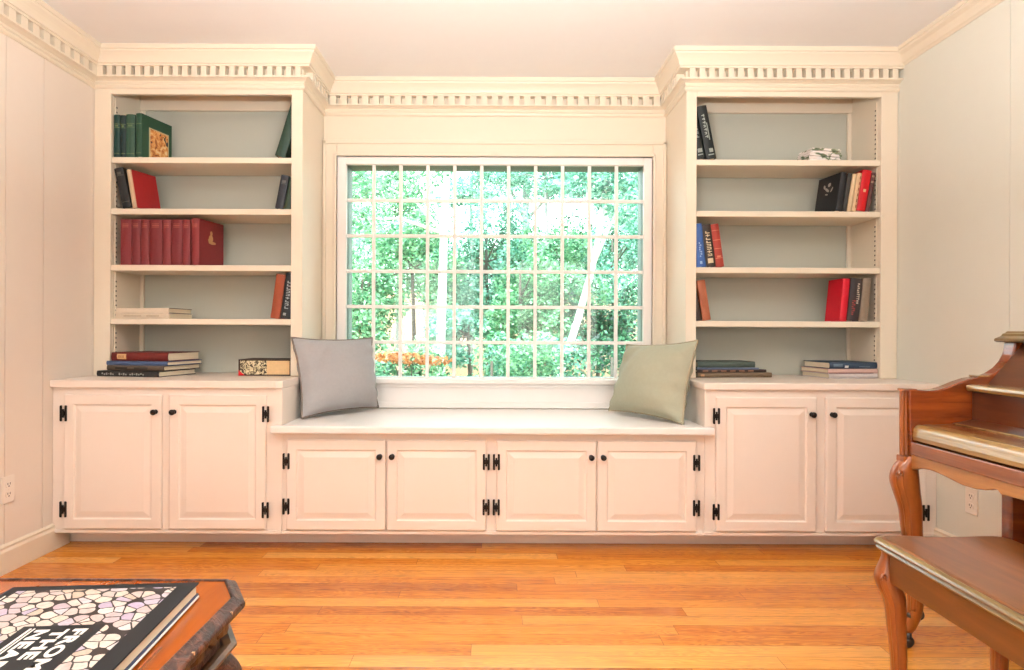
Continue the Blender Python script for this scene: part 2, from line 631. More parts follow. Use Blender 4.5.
def cabinet(name, label, x0, x1, ztop, doors, z_d0, z_d1, side=None):
    """doors: (x0, x1, hinge side -1/+1)"""
    root = empty(name, ((x0 + x1) / 2, YC, 0))
    tag(root, label, 'cabinet')
    ox = (x0 + x1) / 2
    yb = YW if name == 'window_bench_cabinet' else YW - .002
    m = MB().box(x0 - ox, x1 - ox, 0, yb - YC, .08, ztop)
    m.box(x0 - ox, x1 - ox, -.006, 0, .08, .096)
    m.build('carcass', 'cab', root, bevel=.0015, seg=1)
    MB().box(x0 - ox, x1 - ox, .12, .16, 0, .08).build('toe_kick', 'cab', root)
    for a, b, hs in doors:
        d = raised_door(a - ox, b - ox, z_d0, z_d1, 'door', root)
        hx = (a if hs < 0 else b) - ox
        hz = (z_d1 - .088, z_d0 + .092) if z_d1 - z_d0 > .5 else (z_d1 - .10, z_d0 + .112)
        for z in hz:
            hinge(hx, z, 0, d)
        kx = (b - .026 if hs < 0 else a + .026) - ox
        knob(kx, z_d1 - (.079 if z_d1 - z_d0 > .5 else .075), 0, d)
    return root


cabinet('base_cabinet', 'cream two-door base cabinet under the left bookcase, beside the left wall', XL + .001, BLX, .765,
        [(-2.026, -1.568, -1), (-1.533, -1.078, 1)], .103, .733)
cabinet('base_cabinet', 'cream two-door base cabinet under the right bookcase, partly behind the piano leg', BRX + .003, XR - .001, .765,
        [(1.035, 1.507, -1), (1.551, 2.019, 1)], .103, .733)
cabinet('window_bench_cabinet', 'low cream four-door cabinet under the window seat', BLX + .001, BRX + .002, .558,
        [(-.981, -.5155, -1), (-.5095, -.043, 1), (.0045, .474, -1), (.478, .943, 1)], .101, .525)


def worktop(pts, z0, z1, name, label, cat, mat, bev):
    o = (sum(p[0] for p in pts) / len(pts), sum(p[1] for p in pts) / len(pts))
    m = MB().prism([(a - o[0], b - o[1]) for a, b in pts], 'z', 0, z1 - z0)
    return tag(m.build(name, mat, bevel=bev, loc=(o[0], o[1], z0)), label, cat)


worktop([(XL + .001, YCT), (-1.034, YCT), (-1.034, 2.984), (-1.005, 3.0), (-1.005, 3.299), (-1.03, YF), (-1.03, YW - .01), (XL + .001, YW - .01)], .766, .80,
        'countertop', 'cream countertop on the left base cabinet, books on it', 'countertop', 'cab', .006)
worktop([(.980, YCT), (XR - .001, YCT), (XR - .001, YW - .01), (1.01, YW - .01), (1.01, YF), (.975, 3.299), (.975, 2.99)], .766, .80,
        'countertop', 'cream countertop on the right base cabinet, behind the piano', 'countertop', 'cab', .006)
worktop([(-1.046, YST), (1.016, YST), (1.016, YC - .012), (BRX - .002, YC - .012), (BRX - .002, YW - .052), (BLX + .002, YW - .052), (BLX + .002, YC - .012), (-1.046, YC - .012)],
        .559, .595, 'bench_top', 'white window seat top with two cushions on it', 'window seat', 'seat', .007)

# ------------------------------------------------------------------ bookcases
ZS = [1.936, 1.669, 1.376, 1.097]
ZOP = 2.262                        # top of the opening
YB = 3.59                          # back panel


def bookcase(x0, x1, ox0, ox1, inner, label):
    """x0..x1 whole unit, ox0..ox1 opening; inner = -1 when the window side is at x1"""
    cx = (x0 + x1) / 2
    root = empty('bookcase', (cx, YF, .80))
    tag(root, label, 'bookcase')

    def B(m):
        return m.xf(Matrix.Translation((-cx, -YF, -.80)))
    zb = .801
    e = .030                          # the stile by the window overlaps the interior
    ix0, ix1 = (ox0, ox1 + e) if inner > 0 else (ox0 - e, ox1)
    # face frame
    m = MB().box(x0, ox0, YF, YF + .022, zb, 2.40).box(ox1, x1, YF, YF + .022, zb, 2.40).box(ox0, ox1, YF, YF + .022, ZOP, 2.40)
    B(m).build('face_frame', 'trim', root, bevel=.002, seg=1)
    m = MB().box(x0, ix0, YF + .022, YW - .001, zb, 2.40)
    B(m).build('side_panel', 'trim', root)
    m = MB().box(ix1, x1, YF + .022, YW - .001, zb, 2.40)
    B(m).build('side_panel', 'trim', root)
    B(MB().box(ix0, ix1, YB, YB + .02, zb, 2.40)).build('back_panel', 'back', root)
    B(MB().box(ix0, ix1, YF + .022, YB, 2.365, 2.40)).build('top_panel', 'trim', root)
    # nailer at the top and corner strips on the back
    m = MB().box(ix0, ix1, YB - .022, YB, 2.272, 2.365)
    B(m).build('back_rail', 'trim', root, bevel=.002, seg=1)
    xs = (ix0, ix0 + .022) if inner > 0 else (ix1 - .022, ix1)
    m = MB().box(xs[0], xs[1], YB - .016, YB, zb, 2.272)
    B(m).build('corner_strip', 'trim', root, bevel=.002, seg=1)
    for z in ZS:
        B(MB().box(ix0 + .001, ix1 - .001, YF + .003, YB - .017, z - .030, z)).build('shelf', 'trim', root, bevel=.003)
    # perforated shelf standards on the outer side panel
    sx = ix0 if inner > 0 else ix1
    sg = 1 if inner > 0 else -1
    yy = YF + .045
    for za, zc in zip([zb] + ZS[::-1], [z - .03 for z in ZS[::-1]] + [2.25]):
        m = MB().box(sx, sx + sg * .004, yy - .008, yy + .008, za + .001, zc - .001)
        d = MB()
        for i in range(int((zc - za - .03) / .025)):
            z = za + .02 + i * .025
            d.box(sx + sg * .0035, sx + sg * .0048, yy - .0045, yy + .0045, z - .004, z + .004)
        st = B(m).build('shelf_standard', 'trim', root)
        B(d).build('perforation', 'slot', st)
    return root


bookcase(XL + .001, BLX, -2.003, -1.066, 1, 'tall cream built-in bookcase left of the window')
bookcase(BRX, XR - .001, 1.038, 1.995, -1, 'tall cream built-in bookcase right of the window')

# ------------------------------------------------------------------ books
BMATS = {}


def cover_mat(rgb, rough=.5):
    if rgb not in BMATS:
        BMATS[rgb] = cloth('book cloth %d %d %d' % rgb, rgb, rough, 500, .22)
    return BMATS[rgb]


def make_book(root, t, h, d, rgb, soft=False, rounded=True, pages='pages', rough=.5):
    """local: spine at y=0 facing -y, thickness along x, height along z"""
    b = .0018 if soft else .0032
    e = .001 if soft else .0035
    n = 8
    outer, inner_ = [], []
    bul = min(.006, t * .16) if rounded else .0008
    for i in range(n + 1):
        a = -1 + 2 * i / n
        outer.append((a * t / 2, -bul * (1 - a * a)))
    for i in range(n + 1):
        a = 1 - 2 * i / n
        inner_.append((a * (t / 2 - b), b - bul * (1 - a * a) * .8))
    poly = outer + [(t / 2, d), (t / 2 - b, d)] + inner_ + [(-t / 2 + b, d), (-t / 2, d)]
    MB().prism(poly, 'z', 0, h).build('book_cover', cover_mat(rgb, rough), root)
    MB().box(-t / 2 + b + .0004, t / 2 - b - .0004, b + .0006, d - e, e, h - e).build('page_block', pages, root)


def spine_bars(root, t, bars, rgb, name='spine_title', rough=.5):
    """bars: (x0, x1, z0, z1) fractions of thickness / metres; stand just proud of the spine"""
    if name.endswith('_bands') and len(bars) > 1:
        for b in bars:
            spine_bars(root, t, [b], rgb, name[:-1], rough)
        return
    m = MB()
    bul = min(.006, t * .16)
    for x0, x1, z0, z1 in bars:
        xs = np.linspace(x0, x1, 5)
        front = [(x * t / 2, -bul * (1 - x * x) - .0006) for x in xs]
        back = [(x * t / 2, -bul * (1 - x * x) + .0008) for x in xs[::-1]]
        m.prism(front + back, 'z', z0, z1)
    return m.build(name, cover_mat(rgb, rough), root)


def letters(z0, z1, n, x0=-.45, x1=.45, seed=1):
    """worn, unreadable spine lettering: small strokes"""
    r = random.Random(seed)
    out = []
    st = (z1 - z0) / n
    for i in range(n):
        a = z0 + i * st
        k = r.choice((1, 2, 3))
        if k == 1:
            out.append((x0, x1, a + st * .1, a + st * .35))
            out.append((x0, x0 + .25, a + st * .1, a + st * .8))
        elif k == 2:
            out.append((x0, x1, a + st * .1, a + st * .3))
            out.append((x0, x1, a + st * .6, a + st * .8))
            out.append((x1 - .25, x1, a + st * .1, a + st * .8))
        else:
            out.append((x0, x1, a + st * .35, a + st * .6))
            out.append((x0 + .3, x0 + .55, a + st * .1, a + st * .8))
    return out


def stand(pl, pr, y, z, h, d, lean, yaw, rgb, label, group=None, **kw):
    """upright or leaning book from its spine's foot in pixels (left, right) at depth y"""
    x0, x1 = wx(pl, y), wx(pr, y)
    th = R(lean)
    t = (x1 - x0) * math.cos(th) - .0006
    root = empty('book', ((x0 + x1) / 2, y, z + abs(math.sin(th)) * t / 2 + .0004), (0, th, R(yaw)))
    tag(root, label, 'book', group)
    make_book(root, t, h, d, rgb, **kw)
    root['t'] = t
    return root, t


def flat(pl, pr, y, z, t, d, yaw, rgb, label, group=None, **kw):
    """book lying flat, spine towards the room, from its left and right ends in pixels"""
    # the end nearest the room stands at depth y, the other one recedes with the yaw
    L0 = wx(pr, y) - wx(pl, y)
    dl = L0 * math.tan(R(abs(yaw)))
    yl, yr = (y + dl, y) if yaw < 0 else (y, y + dl)
    x0, x1 = wx(pl, yl), wx(pr, yr)
    root = empty('book', (x0, yl, z + t / 2 + .0004), (0, R(90), R(yaw)))
    tag(root, label, 'book', group)
    make_book(root, t - .0006, (x1 - x0) / math.cos(R(yaw)), d, rgb, **kw)
    return root, t, (x1 - x0)


S1, S2, S3, S4, S0 = ZS[0], ZS[1], ZS[2], ZS[3], .80
Y0 = 3.314
# -- left bookcase, top shelf
g = 'green cloth volumes on the top left shelf'
for a, b, rgb, lab, h in ((113.0, 119.2, (22, 58, 54), 'dark teal book against the left end of the top left shelf', .222),
                       (119.6, 125.0, (20, 44, 44), 'thin blackish green book, second from left on the top left shelf', .220),
                       (125.4, 134.2, (50, 82, 66), 'thick mid green book between dark green book and picture cover book', .224)):
    r_, t = stand(a, b, Y0, S1, h, .16, 0, 2, rgb, lab, g)
    spine_bars(r_, t, [(-.9, .9, .018, .021), (-.9, .9, h - .05, h - .047), (-.9, .9, h - .068, h - .065), (-.5, .5, h - .062, h - .054)], (104, 122, 84), 'gilt_bands')
r_, t = stand(134.6, 141.5, Y0 - .012, S1, .226, .215, 0, -13, (44, 78, 58), 'green book showing an old picture on its front cover', g)
spine_bars(r_, t, [(-.9, .9, .018, .021), (-.9, .9, .17, .173)], (104, 122, 84), 'gilt_bands')
MB().box(t / 2 - .001, t / 2 + .0009, .050, .192, .004, .168).build('picture_border', cover_mat((196, 186, 146)), r_)
MB().box(t / 2 - .001, t / 2 + .0016, .058, .186, .012, .162).build('cover_picture', picture_mat(), r_)
# leaning green book on the right of the same shelf
r_, t = stand(273.8, 284.5, Y0, S1, .292, .20, 17, 0, (46, 70, 58), 'dark green book leaning right, alone at the right end of the top left shelf')
# -- second shelf
r_, t = stand(122.0, 131.0, Y0, S2, .212, .15, -12.5, 0, (34, 34, 34), 'black book leaning left beside the red book')
spine_bars(r_, t, [(-.8, .8, .03, .033), (-.8, .8, .17, .173), (-.4, .4, .176, .19)], (92, 88, 80), 'title_bands')
r_, t = stand(131.6, 136.4, Y0 - .008, S2, .206, .165, -11.5, -16, (206, 178, 148), 'red covered book with tan spine leaning on the black book')
MB().box(t / 2 - .0012, t / 2 + .0010, .0065, .166, -.0002, .2062).build('front_cover', cover_mat((160, 36, 38)), r_)
r_, t = stand(274.4, 282.6, Y0, S2, .176, .13, 10.5, 0, (40, 44, 52), 'small blue black book leaning right on the second shelf of the left bookcase')
spine_bars(r_, t, [(-.5, .5, .135, .15), (-.7, .7, .13, .132)], (96, 98, 96), 'title_bands')
r_, t = stand(283.2, 290.5, Y0 + .01, S2, .166, .13, 9, 0, (56, 72, 58), 'dull green book squeezed behind the small blue black book')
# -- third shelf: the maroon set
g = 'matching maroon volumes on the third left shelf'
edges = [120.0, 131.0, 140.4, 148.8, 162.0, 170.6, 182.0, 190.2]
ords = ['first', 'second', 'third', 'fourth', 'fifth', 'sixth', 'seventh']
for i in range(7):
    rgb = ((122, 42, 46), (116, 40, 44), (120, 44, 46), (112, 38, 42), (126, 48, 50), (114, 38, 42), (122, 42, 46))[i]
    r_, t = stand(edges[i] + .2, edges[i + 1] - .2, Y0, S3, .238 + .002 * ((i * 3) % 3), .17, 0, 0, rgb,
                  'plain maroon volume, %s from the left in the row of maroon books' % ords[i], g)
    spine_bars(r_, t, [(-.55, .55, .196, .199), (-.55, .55, .204, .209), (-.55, .55, .214, .216)], (164, 92, 78), 'faded_title')
r_, t = stand(190.6, 199.2, Y0 - .012, S3, .242, .215, 0, -9.5, (128, 46, 48), 'maroon volume with gilt bird emblem on its cover, right end of the row', g)
spine_bars(r_, t, [(-.6, .6, .196, .199), (-.6, .6, .204, .209), (-.6, .6, .214, .216)], (164, 92, 78), 'faded_title')
em = MB()
for (cy, cz, ry, rz) in ((.100, .150, .018, .020), (.103, .178, .010, .012), (.112, .128, .032, .008), (.088, .140, .012, .010)):
    em.prism([(cy + ry * math.cos(k * math.pi / 8), cz + rz * math.sin(k * math.pi / 8)) for k in range(16)], 'x', t / 2 - .001, t / 2 + .0012)
em.build('gilt_emblem', cover_mat((208, 164, 110)), r_)
# -- fourth shelf
r_, t, L = flat(113.5, 169.5, 3.308, S4, .028, .205, -7, (226, 210, 188), 'white flat book, lower of the pair on the fourth left shelf', rounded=False)
spine_bars(r_, t, [(-.2, .2, .06, .16), (-.2, .2, .19, .26)], (196, 176, 150), 'spine_title')
r_, t, L = flat(114.0, 168.9, 3.310, S4 + .0286, .027, .20, -7, (230, 214, 192), 'white flat book with dark edged boards, upper of the pair on the fourth left shelf', rounded=False)
for s in (-1, 1):
    MB().box(s * t / 2 - .0022 * (s > 0) - .0002, s * t / 2 + .0022 * (s < 0) + .0002, .004, .201, L / math.cos(R(7)) - .004, L / math.cos(R(7)) + .0012).build('board_edge', cover_mat((44, 40, 40)), r_)
r_, t = stand(270.2, 279.6, Y0, S4, .232, .16, 7.5, 0, (140, 66, 38), 'rust brown book leaning right on the black book, left bookcase')
r_, t = stand(280.2, 290.0, Y0, S4, .238, .16, 7, 0, (38, 42, 44), 'black book with pale spine lettering at right end of fourth left shelf')
spine_bars(r_, t, letters(.05, .20, 9, -.4, .4, 4) + [(-.5, .1, .016, .03)], (150, 158, 160))
# -- counter under the left bookcase
g = 'stack of four books on the left counter'
r_, t, L = flat(97.5, 160.0, 3.195, S0, .029, .28, -11, (38, 36, 36), 'black book with pale spine title at the bottom of the left counter stack', g)
spine_bars(r_, t, [(-.35 + .3 * (k % 2), .45 - .25 * (k % 3 == 0), .03 + k * .0125, .03 + k * .0125 + .008) for k in range(20) if k not in (6, 7, 12)], (150, 148, 142))
r_, t, L = flat(107.5, 165.0, 3.225, S0 + .0294, .026, .28, -11, (92, 78, 66), 'brown grey book, second from the bottom of the left counter stack', g)
spine_bars(r_, t, [(-.4, .4, .05, .12), (-.4, .4, .16, .24)], (52, 44, 38))
r_, t, L = flat(107.0, 168.5, 3.225, S0 + .0558, .022, .27, -11, (72, 88, 122), 'blue grey book lying under the top maroon book of the stack', g)
r_, t, L = flat(112.0, 169.0, 3.245, S0 + .0782, .044, .25, -10, (104, 34, 30), 'thick maroon book with tan spine label on top of the left counter stack', g)
spine_bars(r_, t, [(-.62, .62, .035, .088)], (214, 178, 124), 'spine_label')
spine_bars(r_, t, [(-.3, .3, .045, .05), (-.3, .3, .056, .061), (-.3, .3, .068, .073)], (150, 84, 40), 'label_text')
# the decorated book at the right of the counter
r_, t, L = flat(238.6, 296.0, 3.335, S0, .086, .20, 0, (52, 34, 26), 'thick book with marbled spine, lying at the right end of the left counter', rounded=False)
MB().box(-.036, .036, -.0022, .002, .010, .150).build('marbled_spine', marbled('marbled paper'), r_)
MB().box(-.036, .036, -.003, .002, .150, .268).build('spine_label', cover_mat((222, 186, 138)), r_)
MB().prism([(.0425, .001), (.0425, .035), (.012, .001)], 'y', -.0035, .002).build('red_corner', cover_mat((196, 26, 34)), r_)

# -- right bookcase, top shelf
g = 'black books with silver lettering on the top right shelf'
r_, t = stand(696.2, 705.0, Y0, S1, .282, .19, -12, 0, (32, 38, 38), 'black book half hidden by the stile at the left end of the top right shelf', g)
spine_bars(r_, t, letters(.11, .24, 7, -.1, .5, 8) + [(-.5, .6, .035, .055), (-.6, .6, .02, .026)], (150, 158, 152))
r_, t = stand(705.8, 715.8, Y0, S1, .282, .19, -11, 0, (30, 36, 36), 'black book with silver spine lettering leaning left, right one of the pair', g)
spine_bars(r_, t, letters(.11, .24, 7, -.45, .0, 5) + [(.2, .4, .10, .19), (-.2, .6, .035, .055), (-.5, .7, .02, .026)], (158, 166, 158))
# folded printed cloth
nap = empty('folded_napkin', (wx(822, 3.36), 3.335, S1), (0, 0, R(10)))
tag(nap, 'small folded white cloth with green leaf print lying on the top right shelf', 'napkin')
leaf_print = NT('white cloth with green leaf print')
_n = leaf_print.noise(leaf_print.mapping(leaf_print.coord(), (1, 1, 1.6), (.3, .1, .55), (0, R(35), 0)), 20, 2, .5, .8)
leaf_print.bsdf(leaf_print.ramp(_n, [(.50, c4(238, 230, 226)), (.56, c4(128, 138, 108)), (.75, c4(84, 96, 76))]), .8)
M['leafprint'] = leaf_print.m
for k in range(5):
    z0 = .001 + k * .0142
    w = .094 - .003 * abs(k - 2)
    prof = []
    for i in range(9):
        a = -math.pi / 2 + math.pi * i / 8
        prof.append((w + .006 * math.cos(a), z0 + .006 + .0058 * math.sin(a)))
    prof += [(-w + .004 * k, z0 + .0118), (-w + .004 * k - .006, z0 + .006), (-w + .004 * k, z0 + .0002)]
    MB().prism(prof, 'y', .004 * (k % 2), .11).build('cloth_fold', 'leafprint', nap, smooth=False)
# -- second shelf
g = 'leaning books on the second right shelf'
r_, t = stand(835.0, 841.4, Y0 - .004, S2, .205, .185, 8.5, 7, (34, 34, 37), 'black book with silver emblem cover at left of the red book group', g)
em = MB()
for (y_, z_, a, b, w) in ((.10, .13, .035, .02, .6), (.085, .155, .02, .03, -.5), (.125, .15, .02, .02, 1.2), (.06, .125, .025, .012, -1.0), (.10, .105, .02, .01, .2)):
    ca, sa = math.cos(w), math.sin(w)
    em.prism([(y_ + ca * a * .6 * math.cos(k * math.pi / 5) - sa * b * .35 * math.sin(k * math.pi / 5), z_ + sa * a * .6 * math.cos(k * math.pi / 5) + ca * b * .35 * math.sin(k * math.pi / 5)) for k in range(10)], 'x', -t / 2 - .0010, -t / 2 + .001)
em.build('silver_emblem', cover_mat((176, 170, 160)), r_)
r_, t = stand(841.8, 846.0, Y0, S2, .200, .16, 9, 4, (58, 56, 54), 'thin charcoal book between the black emblem book and cream books', g)
r_, t = stand(846.4, 850.4, Y0, S2, .198, .15, 9, 0, (222, 196, 158), 'thin cream book, left one of the two beside the charcoal book', g)
r_, t = stand(850.8, 855.4, Y0, S2, .202, .15, 9, 0, (216, 180, 140), 'thin cream book touching the red book', g)
spine_bars(r_, t, [(.2, .7, .02 + .03 * k, .035 + .03 * k) for k in range(6)], (150, 84, 64))
r_, t = stand(855.8, 864.6, Y0, S2, .216, .16, 9, 0, (200, 16, 28), 'bright red book leaning right on the second right shelf', g, rough=.35)
spine_bars(r_, t, [(-.3, .3, .10, .115)], (226, 196, 150), 'gilt_mark')
r_, t = stand(865.2, 869.0, Y0, S2, .204, .16, 9, 0, (86, 50, 48), 'dark maroon book just right of the bright red book', g)
spine_bars(r_, t, [(-.8, .8, .15, .16), (-.8, .8, .18, .19)], (168, 140, 120), 'title_bands')
# -- third shelf
g = 'three books leaning left on the third right shelf'
r_, t = stand(696.2, 705.8, Y0, S3, .226, .16, -6, 0, (56, 92, 156), 'blue book at the left end of the third right shelf', g)
spine_bars(r_, t, letters(.05, .13, 7, -.15, .15, 3) + [(-.25, .25, .015, .03)], (150, 178, 216))
r_, t = stand(706.4, 715.4, Y0, S3, .224, .16, -7, 0, (54, 46, 42), 'dark brown book with cream block letters on its spine', g)
spine_bars(r_, t, letters(.055, .19, 8, -.5, .5, 9) + [(-.6, .6, .02, .045)], (214, 194, 160))
r_, t = stand(716.0, 724.0, Y0, S3, .226, .16, -8, 0, (160, 58, 46), 'worn red leather book leaning on the dark brown lettered book', g)
spine_bars(r_, t, [(-.9, .9, .045, .048), (-.9, .9, .095, .098), (-.9, .9, .14, .143), (-.9, .9, .19, .193), (-.5, .5, .05, .06)], (206, 128, 96), 'gilt_bands')
# -- fourth shelf
r_, t = stand(696.4, 702.2, Y0, S4, .205, .15, -11, 0, (62, 50, 44), 'dark narrow book behind the orange brown book, fourth right shelf')
r_, t = stand(702.8, 711.0, Y0, S4, .212, .15, -9, 0, (160, 92, 62), 'orange brown book leaning left at left end of fourth right shelf')
g = 'three books leaning right on the fourth right shelf'
r_, t = stand(839.0, 846.2, Y0 - .004, S4, .222, .135, 5.5, 2.5, (196, 16, 40), 'red book with plain red cover facing the room, fourth right shelf', g)
r_, t = stand(846.8, 858.4, Y0, S4, .224, .16, 5.5, 0, (54, 46, 46), 'dark book with pale vertical title between the red and the grey books', g)
spine_bars(r_, t, letters(.09, .20, 10, .15, .55, 12), (190, 176, 160))
spine_bars(r_, t, letters(.03, .11, 8, -.5, -.15, 13), (150, 60, 58), 'red_title')
r_, t = stand(859.0, 867.4, Y0, S4, .224, .16, 5.5, 0, (134, 118, 100), 'grey tan book at the right end of the fourth right shelf', g)
# -- counter under the right bookcase
g = 'books stacked at the left of the right counter'
r_, t, L = flat(697.0, 772.0, 3.33, S0, .026, .20, 6, (112, 94, 74), 'brown grey book at the bottom of the stack beside the right cushion', g)
spine_bars(r_, t, [(-.3, .5, .02, .04)], (196, 150, 110))
r_, t, L = flat(697.2, 766.5, 3.335, S0 + .0264, .016, .20, 6, (52, 40, 36), 'dark brown lettered book, middle of the stack beside the right cushion', g)
spine_bars(r_, t, [(-.4, .4, .03 + .05 * k, .03 + .05 * k + .03) for k in range(6)], (150, 108, 84))
r_, t, L = flat(697.2, 759.0, 3.34, S0 + .0428, .009, .20, 5, (98, 108, 134), 'thin blue grey book under the green book at right counter', g)
r_, t, L = flat(697.4, 755.0, 3.345, S0 + .0522, .032, .19, 4, (70, 82, 76), 'dark grey green book on top of the stack beside the right cushion', g)
g = 'books stacked at the right of the right counter'
r_, t, L = flat(829.0, 878.0, 3.300, S0, .026, .25, 5, (206, 196, 196), 'white book at the bottom of the stack in the right corner of the right counter', g)
r_, t, L = flat(828.0, 878.0, 3.300, S0 + .0264, .024, .25, 5, (206, 170, 160), 'pale pink book with maroon edge in the middle of the right corner stack', g)
spine_bars(r_, t, [(.65, .95, .002, .25)], (110, 36, 40), 'maroon_edge')
r_, t, L = flat(829.5, 877.0, 3.306, S0 + .0508, .034, .235, 5, (50, 66, 86), 'dark blue book with white spine mark on top of right corner stack', g)
spine_bars(r_, t, [(-.5, .5, .02, .07), (.2, .5, .16, .22)], (96, 112, 128))
spine_bars(r_, t, [(.0, .7, .082, .102)], (226, 226, 222), 'white_mark')
for o in bpy.data.objects:
    if 't' in o.keys():
        del o['t']


# ------------------------------------------------------------------ cushions
def cushion(corners, thick, mat, pip, label, seed):
    BL, BR, TR, TL = [Vector(c) for c in corners]
    c = (BL + BR) / 2
    root = empty('throw_pillow', c)
    tag(root, label, 'pillow', None)
    nrm = (BR - BL).cross(TL - BL).normalized()
    N = 28
    rnd = random.Random(seed)
    ph = [rnd.uniform(0, 6) for _ in range(6)]

    def base(u, v):
        # edges bow inwards a little between the corners
        uu = u + .045 * (1 - abs(2 * v - 1) ** 2) * (1 - 2 * u) * 1.0
        vv = v + .040 * (1 - abs(2 * u - 1) ** 2) * (1 - 2 * v) * 1.0
        return (BL * (1 - uu) + BR * uu) * (1 - vv) + (TL * (1 - uu) + TR * uu) * vv

    m = MB()
    for s in (1, -1):
        vs = []
        for j in range(N + 1):
            for i in range(N + 1):
                u, v = i / N, j / N
                su, sv = 4 * u * (1 - u), 4 * v * (1 - v)
                k = (su * sv) ** .48
                wob = 1 + .05 * math.sin(7 * u + 3 * v + ph[0]) + .05 * math.sin(5 * v - 4 * u + ph[1])
                pucker = .009 * math.sin(30 * v + ph[2]) * math.exp(-((1 - u) * 9)) + .008 * math.sin(26 * v + ph[3]) * math.exp(-u * 9) + .006 * math.sin(24 * u + ph[4]) * math.exp(-v * 9) + .007 * math.sin(22 * (u - .6 * v) + ph[5]) * math.exp(-((u - .2) ** 2 + (v - .85) ** 2) * 10)
                vs.append(base(u, v) - c + nrm * s * (thick / 2 * k * wob + pucker * min(1, su * sv * 30)))
        fs = []
        for j in range(N):
            for i in range(N):
                a = j * (N + 1) + i
                fs.append((a, a + 1, a + N + 2, a + N + 1) if s > 0 else (a, a + N + 1, a + N + 2, a + 1))
        m.add(vs, fs)
    m.build('pillow_body', mat, root, smooth=True)
    loop = [base(i / N, 0) for i in range(N)] + [base(1, j / N) for j in range(N)] + [base(1 - i / N, 1) for i in range(N)] + [base(0, 1 - j / N) for j in range(N + 1)]
    MB().tube([p - c for p in loop], .0048, 8).build('piping', pip, root, smooth=True)
    return root


cushion([(-.966, 3.165, .603), (-.655, 3.555, .612), (-.70, 3.595, 1.000), (-1.050, 3.262, 1.003)], .22, 'pillow_a', 'piping',
        'grey taupe square cushion propped at the left end of the window seat', 3)
cushion([(.615, 3.46, .612), (.895, 3.035, .600), (.998, 3.14, .997), (.725, 3.525, .968)], .22, 'pillow_b', 'piping_b',
        'sage taupe square cushion propped at the right end of the window seat', 9)


# ------------------------------------------------------------------ outlets
def outlet(x, sg, y, z, label):
    """on a side wall; sg = direction into the room along x"""
    root = empty('wall_outlet', (x, y, z))
    tag(root, label, 'outlet')
    MB().box(0, sg * .006, -.036, .036, -.058, .058).build('cover_plate', 'plate', root, bevel=.003)
    for s in (-1, 1):
        r_ = MB().prism([(.0165 * math.cos(a) , s * .021 + max(-.013, min(.013, .017 * math.sin(a)))) for a in [k * math.pi / 12 for k in range(24)]], 'x', sg * .005, sg * .0085).build('receptacle', 'plate', root)
        m = MB()
        for dy in (-.0065, .0065):
            m.box(sg * .008, sg * .0092, dy - .0014, dy + .0014, s * .021 - .001, s * .021 + .008)
        m.prism([(.003 * math.cos(a), s * .021 - .007 + .003 * math.sin(a)) for a in [k * math.pi / 5 for k in range(10)]], 'x', sg * .008, sg * .0092)
        m.build('socket_slot', 'slot', r_)
    MB().lathe([(.003, 0), (.003, .0015), (.001, .002)], (sg * .006, 0, 0), (sg, 0, 0), 10).build('screw', 'plate', root)
    return root


outlet(XL, 1, 2.722, .352, 'white double outlet on the left wall above the baseboard')
outlet(XR, -1, 2.775, .305, 'white double outlet on the right wall seen under the piano')


# ------------------------------------------------------------------ cabriole legs
def leg_mesh(stations, n=16, power=.75):
    """stations: (cx, cy, z, half size x, half size y); rounded square section"""
    rings = []
    # resample with Catmull-Rom
    P = [np.array(s, float) for s in stations]
    out = []
    for i in range(len(P) - 1):
        p0, p1, p2, p3 = P[max(i - 1, 0)], P[i], P[i + 1], P[min(i + 2, len(P) - 1)]
        for k in range(5):
            t = k / 5
            out.append(.5 * ((2 * p1) + (-p0 + p2) * t + (2 * p0 - 5 * p1 + 4 * p2 - p3) * t * t + (-p0 + 3 * p1 - 3 * p2 + p3) * t ** 3))
    out.append(P[-1])
    for s in out:
        ring = []
        for i in range(n):
            a = 2 * math.pi * i / n + math.pi / 4
            ca, sa = math.cos(a), math.sin(a)
            ring.append((s[0] + s[3] * math.copysign(abs(ca) ** power, ca), s[1] + s[4] * math.copysign(abs(sa) ** power, sa), s[2]))
        rings.append(ring)
    return MB().loft(rings), out


def carving(samples, z_top, z_bot, side, parent, mat, r=.0035, curl=True):
    """a raised bead following the leg's face (side = -1: the face towards -y), with a scroll at the knee"""
    for fx, fy in ((-.90, .62), (-.58, .90)):
        pts = []
        for s in samples:
            if z_bot <= s[2] <= z_top:
                pts.append((s[0] + s[3] * fx * .93, s[1] + side * s[4] * fy * .93, s[2]))
        if len(pts) < 3:
            continue
        if curl:
            p = pts[0]
            w = .011 if fx < -.7 else -.011
            arc = [(p[0] + w * (1 - math.cos(math.pi * k / 8)) * .7, p[1] - abs(w) * (1 - math.cos(math.pi * k / 8)) * .25, p[2] + .013 * math.sin(math.pi * k / 8)) for k in range(9)]
            pts = arc[::-1] + pts
        MB().tube(pts, r, 6).build('carved_bead', mat, parent, smooth=True)


